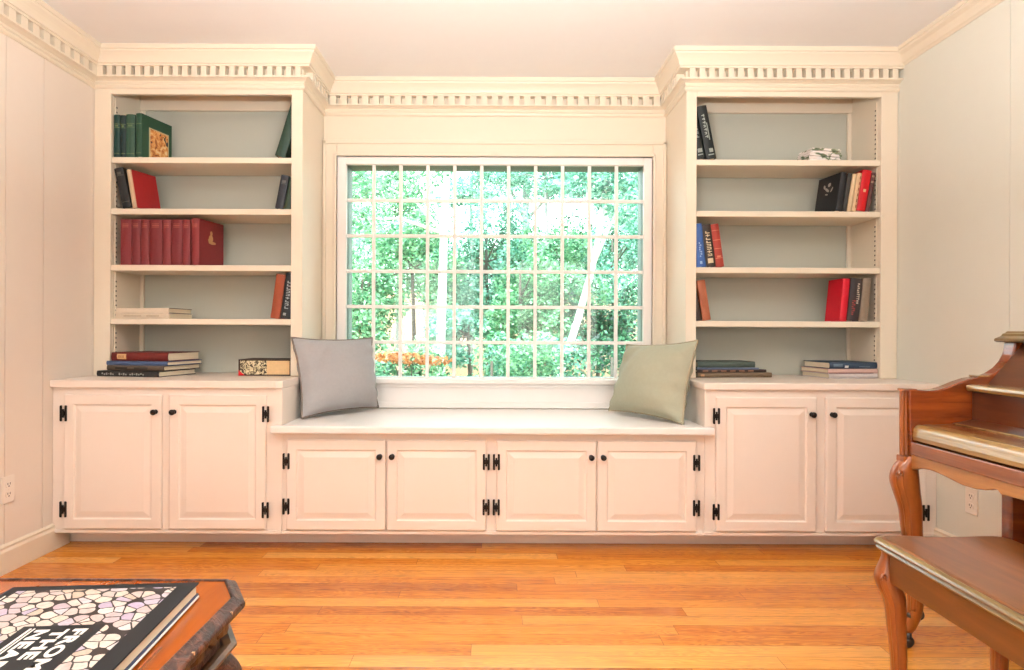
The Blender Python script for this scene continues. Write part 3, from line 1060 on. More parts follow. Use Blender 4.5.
# ------------------------------------------------------------------ piano
piano = empty('piano', (1.362, 2.12, 0), (0, 0, R(-.6)))
tag(piano, 'brown fruitwood upright spinet piano with curved legs against the right wall', 'piano')
PL = -1.42       # near end in local y
prof_top = [(-.012, .852), (.055, .848), (.085, .851), (.115, .860), (.15, .875), (.185, .887), (.215, .893), (.235, .894), (.262, .904), (.288, .921), (.308, .943), (.320, .966), (.327, .988), (.329, 1.0065)]
side_poly = [(.0, .600)] + [(-.004, .62), (-.012, .80)] + prof_top + [(.60, 1.0065), (.60, .600)]
for y0, y1 in ((-.045, 0.), (PL, PL + .045)):
    MB().prism(side_poly, 'y', y0, y1).build('cheek', 'walnut', piano, bevel=.004)
    # little cap where the two curves of the cheek meet
    MB().box(.212, .250, y0 - .001, y1 + .001, .893, .898).build('cheek_cap', 'walnut_lip', piano, bevel=.002)
    # reeded corner post below the cheek
    m = MB()
    for k, xx in enumerate((-.020, -.008, .006)):
        m.tube([(xx, (y0 + y1) / 2, .632), (xx - .002, (y0 + y1) / 2, .72), (xx, (y0 + y1) / 2, .847)], [.0085, .0075, .009], 10)
    m.box(-.026, .016, y0 + .002, y1 - .002, .845, .8525)
    m.box(-.028, .018, y0 + .002, y1 - .002, .612, .632)
    m.build('corner_post', 'bench_leg', piano, smooth=False, bevel=.002, seg=1)
    # lower case end
    MB().box(.322, .60, y0, y1, .02, .602).build('case_end', 'walnut', piano, bevel=.003)
MB().box(.60, .615, PL, 0, .05, 1.0).build('back_board', 'walnut_d', piano)
MB().box(.03, .60, PL + .046, -.046, .612, .640).build('keybed', 'walnut_y', piano)
MB().box(.370, .395, PL + .046, -.046, .06, .612).build('lower_panel', 'walnut_d', piano, bevel=.003)
MB().box(.345, .60, PL + .046, -.046, .02, .06).build('bottom_board', 'walnut_y', piano, bevel=.004)
MB().box(-.010, .020, PL + .046, -.046, .640, .681).build('key_slip', 'walnut_y', piano, bevel=.002)
# closed key cover: rounded lip, flat lid, hinge, rear flap
lip = [(.060, .684), (.004, .684), (.0, .687), (-.002, .700), (.0, .714)]
for k in range(7):
    a = math.pi - math.pi / 2 * k / 6
    lip.append((.022 + .022 * math.cos(a), .716 + .021 * math.sin(a)))
lip += [(.060, .738)]
MB().prism(lip, 'y', PL + .05, -.046).build('key_cover_lip', 'walnut_lip', piano, smooth=False, bevel=.001, seg=1)
MB().prism([(.055, .7375), (.118, .7425), (.118, .728), (.055, .723)], 'y', PL + .05, -.05).build('key_cover', 'walnut_y', piano, bevel=.002)
MB().prism([(.1205, .7425), (.19, .756), (.19, .741), (.1205, .728)], 'y', PL + .05, -.05).build('rear_flap', 'walnut_d', piano, bevel=.002)
m = MB()
m.tube([(.119, PL + .06, .7445), (.119, -.075, .7445)], .0022, 8)
for k in range(26):
    y = -.09 - k * .05
    m.box(.112, .126, y - .012, y + .012, .7435, .7452)
m.build('brass_hinge', 'brass', piano)
MB().box(.19, .215, PL + .046, -.046, .753, .856).build('fall_panel', 'walnut_d', piano, bevel=.002)
m = MB()
m.prism([(.163, .859), (.168, .849), (.178, .845), (.25, .845), (.25, .870), (.172, .870), (.164, .867)], 'y', PL + .05, -.055)
m.build('music_ledge', 'walnut_lip', piano, bevel=.002)
MB().lathe([(.011, 0), (.011, .003), (.006, .004), (.006, .008), (.010, .013), (.010, .016), (.001, .018)], (.19, -.47, .792), (-1, 0, 0), 14).build('lid_knob', 'brass', piano, smooth=True)
MB().prism([(.235, .863), (.255, .863), (.372, 1.003), (.352, 1.003)], 'y', PL + .046, -.046).build('music_desk', 'walnut_d', piano, bevel=.002)
MB().prism([(.222, .864), (.232, .864), (.262, .900), (.252, .900)], 'y', PL + .2, -.20).build('desk_flap', 'walnut_d', piano, bevel=.002)
# scrolled brackets beside the desk
for y0, y1 in ((-.095, -.060), (PL + .060, PL + .095)):
    MB().prism([(.26, .864)] + [(.300, .880), (.330, .91), (.350, .95), (.357, .985), (.359, 1.003)] + [(.42, 1.003), (.42, .864)], 'y', y0, y1).build('desk_bracket', 'walnut', piano, bevel=.003)
# moulded lid
lid = [(.310, 1.012), (.318, 1.007), (.62, 1.007), (.62, 1.043), (.354, 1.043), (.348, 1.037), (.340, 1.035), (.334, 1.027), (.324, 1.023), (.314, 1.019)]
MB().prism(lid, 'y', PL - .022, .022).build('lid', 'gold_edge', piano, bevel=.0015, seg=1)
# scalloped apron
bot = [(.0, .585), (.02, .592), (.05, .600), (.09, .604), (.13, .602), (.18, .596), (.23, .590), (.28, .591), (.32, .598), (.350, .608), (.362, .608), (.372, .599), (.42, .602), (.52, .606), (.62, .607)]
half = PL / 2
ap = [(-.046 - s, z) for s, z in bot]
ap += [(PL - y, z) for y, z in ap[::-1]]
ap = [(y, z + .004) for y, z in ap]
poly = [(-.046, .644)] + ap + [(PL + .046, .644)]
MB().prism(poly, 'x', -.006, .016).build('apron', 'walnut_l', piano, bevel=.003)
# cabriole front legs (the near one stands outside the picture)
for ly, dy in ((-.024, 1), (PL + .024, -1)):
    st = [(.004, ly, .632, .024, .024), (.002, ly, .622, .026, .025), (-.008, ly + .004 * dy, .595, .036, .029), (-.010, ly + .007 * dy, .555, .043, .033), (-.003, ly + .007 * dy, .515, .040, .032), (.008, ly + .005 * dy, .46, .034, .030),
          (.011, ly + .002 * dy, .40, .031, .027), (.014, ly - .004 * dy, .33, .028, .025), (.017, ly - .008 * dy, .25, .025, .022), (.018, ly - .010 * dy, .18, .023, .021), (.015, ly - .008 * dy, .12, .022, .020), (.008, ly, .085, .023, .021), (.0, ly + .004 * dy, .062, .021, .021), (-.002, ly + .006 * dy, .05, .016, .016)]
    mb, smp = leg_mesh(st)
    lg = mb.build('leg', 'bench_leg', piano, smooth=True)
    carving(smp, .575, .13, -1, lg, 'bench_leg', .0042)
    # scroll foot and caster
    m = MB()
    pts = [(.026 - .03 * math.cos(a) * (1 - .06 * k), ly - .012, .105 + .03 * math.sin(a) * (1 - .06 * k)) for k, a in enumerate([math.pi * .1 * q for q in range(0, 16)])]
    m.tube(pts, [.010 - .0004 * q for q in range(16)], 8)
    m.build('foot_scroll', 'caster', lg, smooth=True)
    m = MB().lathe([(.001, -.008), (.018, -.008), (.020, -.004), (.020, .004), (.018, .008), (.001, .008)], (-.002, ly, .0205), (0, 1, 0), 16)
    m.lathe([(.010, .030), (.012, .034), (.012, .052), (.001, .054)], (-.001, ly, 0), n=12)
    m.build('caster', 'caster', lg, smooth=True)

# ------------------------------------------------------------------ piano bench
bench = empty('piano_bench', (.958, 1.63, 0), (0, 0, R(-.6)))
BZ = .022
tag(bench, 'brown wooden piano bench with curved legs in front of the piano', 'bench')
BW, BL_ = .345, -.80


def bench_outline(ins):
    x0, x1, y1, y0 = ins, BW - ins, -ins, BL_ + ins
    pts = []
    r = .028

    def corner(cx, cy, a0):
        for k in range(5):
            a = a0 + math.pi / 2 * k / 4
            pts.append((cx + r * math.cos(a), cy + r * math.sin(a)))
    corner(x1 - r, y1 - r, 0)
    for k in range(1, 8):      # far end: shallow serpentine
        u = k / 8
        pts.append((x1 - r - (x1 - x0 - 2 * r) * u, y1 - .010 * math.sin(math.pi * u) ** 2))
    corner(x0 + r, y1 - r, math.pi / 2)
    corner(x0 + r, y0 + r, math.pi)
    for k in range(1, 8):
        u = k / 8
        pts.append((x0 + r + (x1 - x0 - 2 * r) * u, y0 + .010 * math.sin(math.pi * u) ** 2))
    corner(x1 - r, y0 + r, 1.5 * math.pi)
    return pts


rings = [[(x, y, z) for x, y in bench_outline(i)] for i, z in ((.012, .466), (.006, .469), (.003, .474), (.007, .479), (.002, .482), (.000, .487), (.003, .492), (.010, .4955))]
MB().loft([[(x, y, z + BZ) for x, y, z in r] for r in rings]).build('seat_edge', 'gold_edge', bench, smooth=False)
rings = [[(x, y, z) for x, y in bench_outline(i)] for i, z in ((.012, .490), (.012, .4965), (.016, .499), (.020, .4995))]
MB().loft([[(x, y, z + BZ) for x, y, z in r] for r in rings]).build('seat', 'bench_wood', bench)
m = MB()
a0, a1 = .022, BW - .022
m.box(a0, a0 + .018, BL_ + .05, -.05, .392 + BZ, .467 + BZ).box(a1 - .018, a1, BL_ + .05, -.05, .392 + BZ, .467 + BZ)
m.box(a0 + .02, a1 - .02, -.042, -.024, .392 + BZ, .467 + BZ).box(a0 + .02, a1 - .02, BL_ + .024, BL_ + .042, .392 + BZ, .467 + BZ)
m.build('apron', 'bench_wood', bench, bevel=.002)
for sx in (0, 1):
    for sy in (0, 1):
        def X(v):
            return v if sx == 0 else BW - v

        def Y(v):
            return -v if sy == 0 else BL_ + v
        st = [(.032, .032, .4665, .019, .017), (.031, .031, .448, .020, .018), (.029, .029, .425, .027, .024), (.029, .029, .402, .034, .030), (.034, .033, .378, .034, .030), (.042, .040, .345, .029, .026), (.045, .042, .29, .025, .022), (.048, .046, .22, .022, .020),
              (.049, .047, .15, .020, .018), (.048, .046, .09, .018, .017), (.045, .043, .045, .018, .017), (.045, .040, .02, .021, .020), (.043, .038, .001, .019, .018)]
        st = [(X(a), Y(b), z * (1 + BZ / .4665), c * .82, d * .82) for a, b, z, c, d in st]
        mb, smp = leg_mesh(st)
        lg = mb.build('leg', 'bench_leg', bench, smooth=True)
        carving(smp, .425, .06, -1, lg, 'bench_leg', .003)

# ------------------------------------------------------------------ carved table, lower left
TX0, TX1, TY0, TY1 = -1.48, -.50, .58, 1.375
tc = ((TX0 + TX1) / 2, (TY0 + TY1) / 2)
table = empty('coffee_table', (tc[0], tc[1], 0))
tag(table, 'dark carved coffee table with orange wood top, a picture book on it', 'table')


def octo(ins, c):
    x0, x1, y0, y1 = TX0 + ins - tc[0], TX1 - ins - tc[0], TY0 + ins - tc[1], TY1 - ins - tc[1]
    cx, cy = c
    return [(x0 + cx, y0), (x1 - cx, y0), (x1, y0 + cy), (x1, y1 - cy), (x1 - cx, y1), (x0 + cx, y1), (x0, y1 - cy), (x0, y0 + cy)]


TT = .50


def oring(ins, z, c=(.058, .10)):
    return [(x, y, z) for x, y in octo(ins, c)]


MB().prism(octo(.024, (.050, .085)), 'z', TT - .02, TT).build('table_top', 'table_top', table, bevel=.001, seg=1)
rings = [oring(.024, TT - .012, (.050, .085)), oring(.0242, TT + .003, (.050, .085)), oring(.020, TT + .004, (.052, .088)), oring(.015, TT, (.053, .09)), oring(.009, TT - .003), oring(.002, TT - .007), oring(.0, TT - .013), oring(.001, TT - .021), oring(.008, TT - .026), oring(.016, TT - .029), oring(.04, TT - .029)]
MB().loft(rings, caps=False).build('carved_border', 'table_dark', table, bevel=.0015, seg=1)
# pale inlay ticks across the border
m = MB()
for y in (1.215, 1.062, .91, .76):
    m.box(TX1 - .010 - tc[0], TX1 - .001 - tc[0], y - .0018 - tc[1], y + .0018 - tc[1], TT - .018, TT - .0050)
    m.box(TX0 + .001 - tc[0], TX0 + .010 - tc[0], y - .0018 - tc[1], y + .0018 - tc[1], TT - .018, TT - .0050)
m.build('inlay_ticks', 'inlay', table)
MB().loft([oring(.035, TT - .022), oring(.035, TT - .085)]).build('frieze', 'table_dark', table)
# carved leaves on the frieze
m = MB()
rl = random.Random(5)


def leafbump(p, t_, n_, w, h):
    p, t_, n_ = Vector(p), Vector(t_), Vector(n_)
    up = Vector((0, 0, 1))
    ring0 = []
    for k in range(10):
        a = 2 * math.pi * k / 10
        q = 1 - .25 * math.cos(3 * a)
        ring0.append(p + t_ * w * math.cos(a) * q + up * h * math.sin(a) * q)
    ring1 = [p + (v - p) * .62 + n_ * .010 for v in ring0]
    ring2 = [p + (v - p) * .15 + n_ * .007 for v in ring0]
    m.loft([ring0, ring1, ring2])


for s in range(12):
    y = TY1 - .13 - s * .052
    leafbump((TX1 - .036 - tc[0], y - tc[1], TT - .052 + .004 * (s % 2)), (0, 1, .25 * (-1) ** s), (1, 0, 0), .024, .018)
    leafbump((TX0 + .036 - tc[0], y - tc[1], TT - .052), (0, 1, .25 * (-1) ** s), (-1, 0, 0), .024, .018)
for s in range(14):
    x = TX0 + .11 + s * .058
    leafbump((x - tc[0], TY1 - .036 - tc[1], TT - .052), (1, 0, .25 * (-1) ** s), (0, 1, 0), .025, .018)
    leafbump((x - tc[0], TY0 + .036 - tc[1], TT - .052), (1, 0, .25 * (-1) ** s), (0, -1, 0), .025, .018)
m.build('leaf_carving', 'table_carve', table, smooth=True)
rings = [oring(.03, TT - .085), oring(.020, TT - .083), oring(.012, TT - .087), oring(.012, TT - .092), oring(.020, TT - .097), oring(.03, TT - .099), oring(.06, TT - .100)]
MB().loft(rings, caps=False).build('bead_moulding', 'table_carve', table)
MB().loft([oring(.05, TT - .098), oring(.045, TT - .125), oring(.055, TT - .150), oring(.075, TT - .160)]).build('skirt', 'table_dark', table, bevel=.002)
for sx in (-1, 1):
    for sy in (-1, 1):
        ax = (TX1 - TX0) / 2 - .065
        ay = (TY1 - TY0) / 2 - .10
        o = [(-.02, TT - .10, .040), (-.008, TT - .125, .044), (.004, TT - .160, .048), (.004, TT - .205, .044), (-.004, TT - .26, .040), (-.008, .16, .032), (-.012, .10, .028), (-.004, .055, .030), (.014, .025, .034), (.016, .004, .030), (.016, .0, .028)]
        st = [(sx * (ax + d_), sy * (ay + d_), z, r_, r_) for d_, z, r_ in o]
        mb, smp = leg_mesh(st, power=.85)
        mb.build('leg', 'table_top' if False else 'table_dark', table, smooth=True)

# ------------------------------------------------------------------ the picture book on the table
ang = R(4.6)
bk = empty('book', (-.744, 1.066, TT + .0045), (0, 0, ang))
tag(bk, 'large black book with white pebbles and cut-out lettering on its cover, on the carved table', 'book')
hw, hd, bt = .173, .180, .030
t = NT('pebble cover print')
co = t.coord()
s = t.sep(co)
sv = t.comb(t.math('ADD', s[0], t.math('MULTIPLY', s[1], .25)), s[1], 0.)
vo = t.n('ShaderNodeTexVoronoi', feature='DISTANCE_TO_EDGE', voronoi_dimensions='2D')
t.put(vo.inputs['Vector'], sv)
vo.inputs['Scale'].default_value = 40
vc = t.n('ShaderNodeTexVoronoi', voronoi_dimensions='2D')
t.put(vc.inputs['Vector'], sv)
vc.inputs['Scale'].default_value = 40
sh = t.noise(co, 120, 3, .6)
stone = t.math('MULTIPLY', t.math('GREATER_THAN', t.math('ADD', vo.outputs['Distance'], t.math('MULTIPLY', t.noise(co, 90, 2, .5), .10)), .105), t.math('LESS_THAN', vc.outputs['Distance'], .60))
hue = t.sep(vc.outputs['Color'])
scol = t.ramp(hue[0], [(0., c4(192, 172, 150)), (.3, c4(222, 212, 198)), (.6, c4(190, 172, 168)), (.8, c4(170, 160, 192)), (1., c4(224, 218, 210))])
scol = t.mix(t.math('MULTIPLY', sh, .8), scol, c4(138, 118, 110))


def between(v, a, b):
    return t.math('MULTIPLY', t.math('GREATER_THAN', v, a), t.math('LESS_THAN', v, b))


area = t.math('MULTIPLY', between(s[0], -hw + .020, hw - .034), between(s[1], -hd + .02, hd - .022))
panel = t.math('MULTIPLY', between(s[0], -.045, .088), between(s[1], -.16, .004))
area = t.math('MULTIPLY', area, t.math('SUBTRACT', 1., panel))
fac = t.math('MULTIPLY', stone, area)
t.bsdf(t.mix(fac, t.mix(area, c4(20, 20, 22), c4(44, 35, 32)), scol), .6, spec=.3)
M['pebbles'] = t.m
M['navy'] = plain('navy board', (36, 52, 82), .5)
M['white_card'] = plain('white card', (238, 234, 228), .5, var=.03)
MB().box(-hw, hw, -hd, hd, bt - .004, bt).build('front_cover', 'pebbles', bk, bevel=.001, seg=1)
MB().box(-hw + .004, hw - .004, -hd + .003, hd - .004, .008, bt - .0041).build('page_block', 'pages', bk)
MB().box(-hw + .001, hw - .001, -hd, hd, .004, .008).build('inner_board', 'navy', bk)
MB().box(-hw, hw + .001, -hd, hd, 0, .0039).build('back_cover', 'white_card', bk, bevel=.001, seg=1)
MB().box(-hw - .003, -hw + .002, -hd, hd, .0, bt).build('spine', 'navy', bk, bevel=.0015, seg=1)


def text_mesh(txt, size):
    cu = bpy.data.curves.new('lettering', 'FONT')
    cu.body = txt
    cu.size = size
    cu.extrude = .0004
    cu.offset = size * .035
    cu.space_character = 1.12
    o = bpy.data.objects.new('lettering', cu)
    COL.objects.link(o)
    dg = bpy.context.evaluated_depsgraph_get()
    me = bpy.data.meshes.new_from_object(o.evaluated_get(dg))
    bpy.data.objects.remove(o)
    return me


for k, (txt, xx) in enumerate((('FROM', .046), ('THE', .0165), ('NEAR', -.0145))):
    me = text_mesh(txt, .029)
    vs = np.array([v.co[:] for v in me.vertices])
    w0 = vs[:, 0].max() - vs[:, 0].min()
    target = {'FROM': .132, 'THE': .098, 'NEAR': .132}[txt]
    vs[:, 0] = (vs[:, 0] - vs[:, 0].min()) * target / w0
    # reads towards the viewer's side of the table: baseline runs along -y, tops of letters to +x
    for v, p in zip(me.vertices, vs):
        v.co = (xx + p[1], -.012 - p[0], bt + .0004 + p[2] * .8)
    me.materials.clear()
    me.materials.append(M['white_card'])
    me.name = 'cover_lettering'
    o = bpy.data.objects.new('cover_lettering', me)
    COL.objects.link(o)
    o.parent = bk
m = MB()
m.box(-.0300, -.0262, -.155, -.006, bt, bt + .0006).box(-.0215 - .0015, -.0205, -.155, -.006, bt, bt + .0006)
m.build('cover_rule', 'white_card', bk)
MB().box(-hw + .012, -hw + .0145, -.15, hd - .045, bt, bt + .0006).build('cover_rule', 'white_card', bk)

# ------------------------------------------------------------------ outdoors
struct(MB().add([(-14, 3.86, -.6), (14, 3.86, -.6), (14, 9, -.45), (-14, 9, -.45), (14, 30, 1.2), (-14, 30, 1.2), (14, 60, 5), (-14, 60, 5)],
                [(0, 1, 2, 3), (3, 2, 4, 5), (5, 4, 6, 7)]).build('ground', bark('leaf mulch', (86, 62, 38), (150, 120, 76))), 'mulch covered ground rising behind the window', 'ground')

LEAF = {
    'green': foliage('bright green leaves', (24, 84, 52), (88, 156, 110), (172, 218, 172)),
    'cyan': foliage('cool green leaves', (28, 92, 78), (98, 170, 144), (186, 228, 208)),
    'deep': foliage('deep green leaves', (10, 46, 34), (34, 96, 66), (104, 168, 122)),
    'pale': foliage('pale sunlit leaves', (120, 190, 150), (184, 230, 198), (236, 250, 236)),
    'yellow': foliage('yellow green leaves', (110, 140, 40), (166, 186, 80), (216, 214, 130)),
    'rust': foliage('rusty leaves', (150, 84, 40), (196, 128, 70), (226, 172, 112)),
}
BARK = {'pale': bark('pale bark', (150, 158, 146), (216, 222, 210)), 'grey': bark('grey bark', (96, 104, 100), (150, 156, 150)), 'dark': bark('dark bark', (52, 50, 44), (96, 90, 78))}


def leaves(blobs, n, size, mat, name, parent, off):
    """leaf mass of small folded leaves spread in ellipsoids (cx, cy, cz, rx, ry, rz)"""
    vol = np.array([b[3] * b[4] * b[5] for b in blobs]) ** .8
    cnt = np.maximum(1, (vol / vol.sum() * n)).astype(int)
    P = []
    cnt = (cnt * 2.8).astype(int)
    size = size * .56
    for b, k in zip(blobs, cnt):
        d = RNG.normal(size=(k, 3))
        d /= np.linalg.norm(d, axis=1)[:, None]
        r = RNG.uniform(.25, 1., size=(k, 1)) ** .5
        P.append(np.array(b[:3]) + d * r * np.array(b[3:6]))
    P = np.concatenate(P) - np.array(off)
    k = len(P)
    dirv = RNG.normal(size=(k, 3)) * (1, 1, .5) + (0, 0, -.25)
    dirv /= np.linalg.norm(dirv, axis=1)[:, None]
    up = RNG.normal(size=(k, 3)) * .7 + (0, -.35, .8)
    sd = np.cross(dirv, up)
    sd /= np.linalg.norm(sd, axis=1)[:, None] + 1e-6
    nm = np.cross(sd, dirv)
    s = size * RNG.uniform(.6, 1.25, size=(k, 1))
    a = P - dirv * s * .5
    b = P + sd * s * .30 + nm * s * .06
    c = P + dirv * s * .5
    d = P - sd * s * .30 + nm * s * .06
    V = np.stack([a, b, c, d], 1).reshape(-1, 3)
    me = bpy.data.meshes.new(name)
    me.vertices.add(4 * k)
    me.vertices.foreach_set('co', V.ravel().astype(np.float32))
    me.loops.add(4 * k)
    me.loops.foreach_set('vertex_index', np.arange(4 * k, dtype=np.int32))
    me.polygons.add(k)
    me.polygons.foreach_set('loop_start', np.arange(0, 4 * k, 4, dtype=np.int32))
    me.polygons.foreach_set('loop_total', np.full(k, 4, dtype=np.int32))
    me.update(calc_edges=True)
    me.materials.append(LEAF[mat])
    o = bpy.data.objects.new(name, me)
    COL.objects.link(o)
    o.parent = parent
    return o


def plant(name, label, cat, group, base, trunk, blobs, n, size, mat, bk_='grey', r0=.06):
    root = empty(name, base)
    tag(root, label, cat, group)
    bx_, by_, bz_ = base
    pts = [Vector(p) - Vector(base) for p in trunk]
    # smooth a little
    rad = [r0 * (1 - .6 * i / max(1, len(pts) - 1)) for i in range(len(pts))]
    MB().tube(pts, rad, 10).build('trunk' if cat == 'tree' else 'stem', BARK[bk_], root, smooth=True)
    br = MB()
    top = pts[-1]
    for b in blobs[:6]:
        q = Vector(b[:3]) - Vector(base)
        p0 = pts[max(1, len(pts) // 2)]
        br.tube([p0, (p0 + q) / 2 + Vector((0, 0, .1)), q], [r0 * .4, r0 * .25, r0 * .1], 6)
    br.build('branch', BARK[bk_], root, smooth=True)
    leaves(blobs, n, size, mat, 'foliage', root, base)
    return root


def blob_cloud(cx, cy, cz, rx, ry, rz, k, seed, s=.45):
    rr = random.Random(seed)
    out = []
    for _ in range(k):
        out.append((cx + rr.uniform(-1, 1) * rx * .8, cy + rr.uniform(-1, 1) * ry * .8, cz + rr.uniform(-1, 1) * rz * .8, rx * s * rr.uniform(.7, 1.2), ry * s * rr.uniform(.7, 1.2), rz * s * rr.uniform(.7, 1.1)))
    return out


# shrubs right under the window
for px, y, topy, w, mat, n, lab in (
        (375, 5.6, 352, .55, 'green', 1500, 'leafy green shrub at the left foot of the window'),
        (430, 5.9, 366, .50, 'deep', 1400, 'dark green shrub low in the window behind the left cushion'),
        (492, 5.7, 350, .55, 'green', 1500, 'bright green shrub low in the middle of the window'),
        (545, 6.1, 345, .55, 'cyan', 1500, 'cool green shrub low in the window just right of its middle'),
        (612, 5.9, 346, .60, 'deep', 1500, 'dark green shrub low in the window behind the right cushion')):
    x = wx(px, y)
    zt = wz(topy, y)
    plant('shrub', lab, 'shrub', None, (x, y, -.56), [(x, y, -.56), (x, y, (zt - .56) / 2), (x, y, zt - .1)],
          blob_cloud(x, y, (zt - .35) / 2 + .1, w, .35, (zt + .3) / 2, 9, int(px)), n, .085, mat, 'dark', .03)
x, y = wx(412, 5.25), 5.25
plant('shrub', 'low rust orange shrub in the lower left panes of the window', 'shrub', None, (x, y, -.57), [(x, y, -.57), (x, y, .2), (x, y, .66)],
      [(x - .17, y, .83, .17, .10, .045), (x, y, .815, .2, .1, .05), (x + .18, y, .80, .17, .1, .04)], 190, .075, 'rust', 'dark', .025)

# understory trees
for px, y, cy_, rx, rz, mat, n, lab in (
        (362, 8.2, 300, .55, .60, 'green', 1900, 'leafy green sapling seen in the left panes of the window'),
        (412, 9.0, 268, .65, .80, 'green', 2400, 'spreading green understory tree left of the pale trunk'),
        (486, 9.4, 262, .60, .95, 'cyan', 2600, 'bushy cool green tree right of the pale upright trunk'),
        (520, 8.4, 300, .60, .70, 'green', 2500, 'dense green bush in the centre of the window'),
        (556, 9.2, 272, .60, .75, 'green', 2300, 'leafy green tree just left of the pale leaning trunk'),
        (612, 9.8, 268, .75, .95, 'cyan', 2600, 'cool green tree seen in the right panes of the window'),
        (596, 8.6, 325, .65, .55, 'deep', 2000, 'dark green bush at the right of the leaning trunk foot'),
        (468, 8.0, 336, .45, .35, 'cyan', 1200, 'low cool green bush just right of the pale upright trunk')):
    x, zc = wx(px, y), wz(cy_, y)
    plant('young_tree', lab, 'tree', None, (x, y, -.48), [(x, y, -.48), (x + .03, y, zc * .5), (x, y, zc), (x, y, zc + rz * .5)],
          blob_cloud(x, y, zc, rx, .55, rz, 14, int(px) + 3), n, .115, mat, 'dark', .035)

# tall trees with trunks
y = 7.5
xt = wx(441, y)
plant('tall_tree', 'tall tree with pale upright trunk in the left half of the window', 'tree', None, (xt, y, -.35),
      [(xt - .02, y, -.35), (xt, y, 1.0), (xt + .03, y, 2.2), (xt + .09, y, 3.6), (xt + .05, y, 5.2)],
      [(wx(388, y), y, wz(188, y), .60, .5, .22), (wx(358, y), y - .3, wz(225, y), .35, .4, .20), (wx(420, y), y, wz(170, y), .45, .5, .18), (xt + .2, y, 4.6, 1.2, 1., .7)], 2300, .12, 'green', 'pale', .065)
y = 6.9
plant('tall_tree', 'tree with pale trunk leaning to the right in the right half of the window', 'tree', None, (wx(548, y), y, -.45),
      [(wx(548, y), y, -.45), (wx(561, y), y, wz(372, y)), (wx(577, y), y, wz(322, y)), (wx(592, y), y, wz(268, y)), (wx(604, y), y, wz(205, y)), (wx(612, y), y, wz(140, y))],
      [(wx(585, y), y, wz(182, y), .40, .4, .16), (wx(625, y), y, wz(200, y), .38, .4, .26), (wx(640, y), y, wz(170, y), .45, .4, .2), (wx(612, y), y, wz(140, y), .7, .6, .3)], 1800, .115, 'cyan', 'pale', .052)
y = 14.0
xt = wx(524, y)
plant('tall_tree', 'tree with grey trunk far behind in the middle of the window', 'tree', None, (xt, y, .0),
      [(xt, y, 0.), (xt, y, 2.), (xt + .03, y, 3.5), (xt, y, 6.2)],
      [(wx(530, y), y, wz(185, y), 1.0, .8, .40), (wx(500, y), y, wz(178, y), .7, .8, .35), (wx(565, y), y, wz(186, y), .7, .8, .35), (xt, y, 6., 1.6, 1.2, .8)], 2600, .15, 'cyan', 'grey', .13)
# leafy boughs of the canopy
for px, y, cy_, rx, rz, mat, n, lab in (
        (372, 10.6, 196, .85, .42, 'green', 2000, 'green canopy tree whose leaves fill the top left panes'),
        (470, 12.2, 188, .60, .40, 'cyan', 1300, 'cool green canopy tree high in the panes right of the pale upright trunk'),
        (545, 11.4, 180, 1.0, .30, 'cyan', 2200, 'cool green canopy tree across the top middle panes'),
        (622, 11.0, 200, .65, .75, 'pale', 2000, 'pale green canopy tree in the top right panes')):
    x, zc = wx(px, y), wz(cy_, y)
    plant('canopy_tree', lab, 'tree', None, (x, y, -.1), [(x, y, -.1), (x + .05, y, zc * .5), (x, y, zc), (x, y, zc + rz * .5)],
          blob_cloud(x, y, zc, rx, .6, rz, 14, int(px) + 5), n, .12, mat, 'grey', .05)
# woodland behind
for px, y, cy_, rx, rz, mat, n, lab in (
        (352, 15, 262, 1.1, 1.5, 'pale', 2500, 'pale sunlit tree far behind at the left edge of the window'),
        (398, 16, 258, 1.0, 1.1, 'cyan', 2600, 'cool green woodland tree far behind, left of the pale upright trunk'),
        (452, 17, 285, 1.0, 1.1, 'pale', 2400, 'pale sunlit tree far behind the pale upright trunk'),
        (495, 16, 268, 1.2, .95, 'deep', 2800, 'deep green woodland tree far behind the middle of the window'),
        (545, 17, 262, 1.2, .9, 'green', 2800, 'green woodland tree far behind the leaning trunk'),
        (600, 16, 272, 1.2, 1.3, 'deep', 2800, 'deep green woodland tree far behind the right panes'),
        (640, 18, 240, 1.3, 1.9, 'pale', 2600, 'pale sunlit tree far behind at the right edge of the window')):
    x, zc = wx(px, y), wz(cy_, y)
    plant('woodland_tree', lab, 'tree', None, (x, y, .2), [(x, y, .2), (x, y, zc * .5), (x, y, zc), (x, y, zc + rz * .5)],
          blob_cloud(x, y, zc, rx, .9, rz, 16, int(px) + 17), n, .17, mat, 'grey', .07)

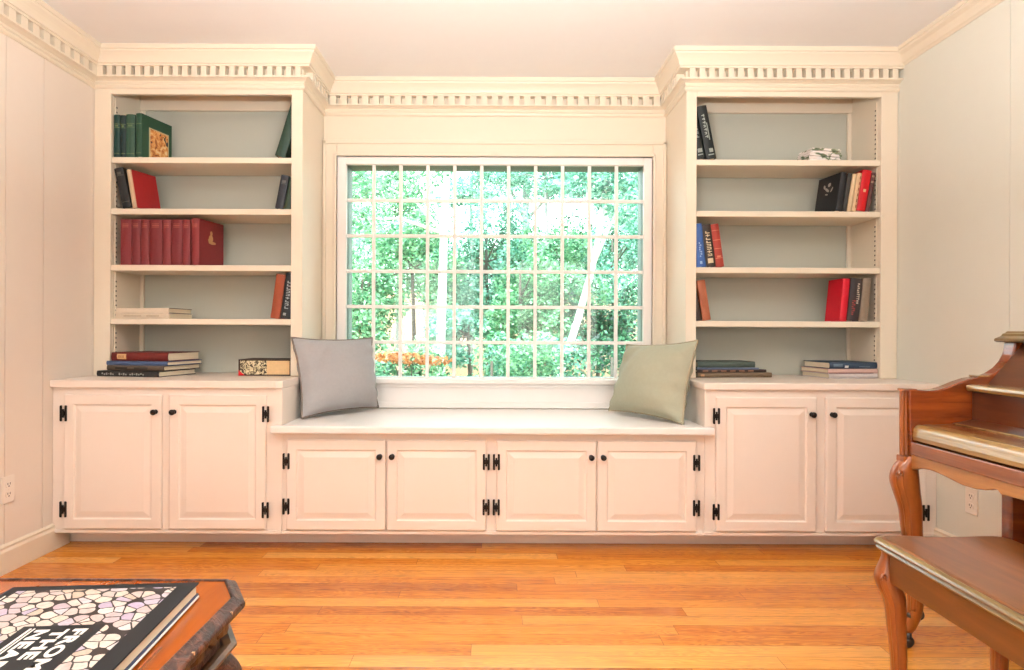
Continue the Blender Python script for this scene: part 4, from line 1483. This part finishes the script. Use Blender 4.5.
# ------------------------------------------------------------------ world, lights, camera
w = bpy.data.worlds.new('World')
SC.world = w
w.use_nodes = True
nt = w.node_tree
nt.nodes.clear()
o_ = nt.nodes.new('ShaderNodeOutputWorld')
bg = nt.nodes.new('ShaderNodeBackground')
tc_ = nt.nodes.new('ShaderNodeTexCoord')
sp = nt.nodes.new('ShaderNodeSeparateXYZ')
rp = nt.nodes.new('ShaderNodeValToRGB')
rp.color_ramp.elements[0].position = .45
rp.color_ramp.elements[0].color = (.80, .86, .80, 1)
rp.color_ramp.elements[1].position = .75
rp.color_ramp.elements[1].color = (.74, .88, 1., 1)
mp = nt.nodes.new('ShaderNodeMath')
mp.operation = 'MULTIPLY_ADD'
mp.inputs[1].default_value = .5
mp.inputs[2].default_value = .5
nt.links.new(tc_.outputs['Generated'], sp.inputs[0])
nt.links.new(sp.outputs[2], mp.inputs[0])
nt.links.new(mp.outputs[0], rp.inputs[0])
nt.links.new(rp.outputs[0], bg.inputs[0])
bg.inputs[1].default_value = 9.0
nt.links.new(bg.outputs[0], o_.inputs[0])


def light(kind, name, loc, rot, energy, color, **kw):
    d = bpy.data.lights.new(name, kind)
    d.energy = energy
    d.color = color
    for k, v in kw.items():
        setattr(d, k, v)
    o = bpy.data.objects.new(name, d)
    COL.objects.link(o)
    o.location, o.rotation_euler = loc, rot
    return o


light('SUN', 'sunlight', (0, -10, 20), (R(42), 0, R(-18)), 11, (1., .96, .88), angle=R(1.5))
# ceiling lamp of the room and added fill panels at the rear wall, no windows there
light('AREA', 'ceiling_lamp', (0, .6, 2.42), (0, 0, 0), 8, (1., .97, .90), shape='DISK', size=1.0)
light('AREA', 'rear_fill_light', (-1.0, YREAR + .06, 1.45), (R(90), 0, 0), 30, (1., .99, .97), shape='RECTANGLE', size=1.3, size_y=1.5)
light('AREA', 'rear_fill_light', (1.0, YREAR + .06, 1.45), (R(90), 0, 0), 30, (1., .99, .97), shape='RECTANGLE', size=1.3, size_y=1.5)

light('AREA', 'added_uplight', (0, .7, 1.6), (R(180), 0, 0), 215, (1., .99, .97), shape='DISK', size=.5)  # unseen uplight added to brighten the ceiling, no lamp stands here

cam = bpy.data.cameras.new('camera')
cam.sensor_width = 36
cam.lens = F / 1024 * 36
cam.shift_x = 16 / 1024
cam.shift_y = -2 / 1024
cam.clip_start = .05
co_ = bpy.data.objects.new('camera', cam)
COL.objects.link(co_)
co_.matrix_world = Matrix.Translation((0, 0, EYE)) @ Matrix.Rotation(R(90), 4, 'X') @ Matrix.Rotation(.0042, 4, 'Z')
SC.camera = co_
SC.view_settings.view_transform = 'Standard'
SC.view_settings.look = 'None'
SC.view_settings.gamma = 1
SC.view_settings.use_curve_mapping = False
SC.view_settings.exposure = -0.09
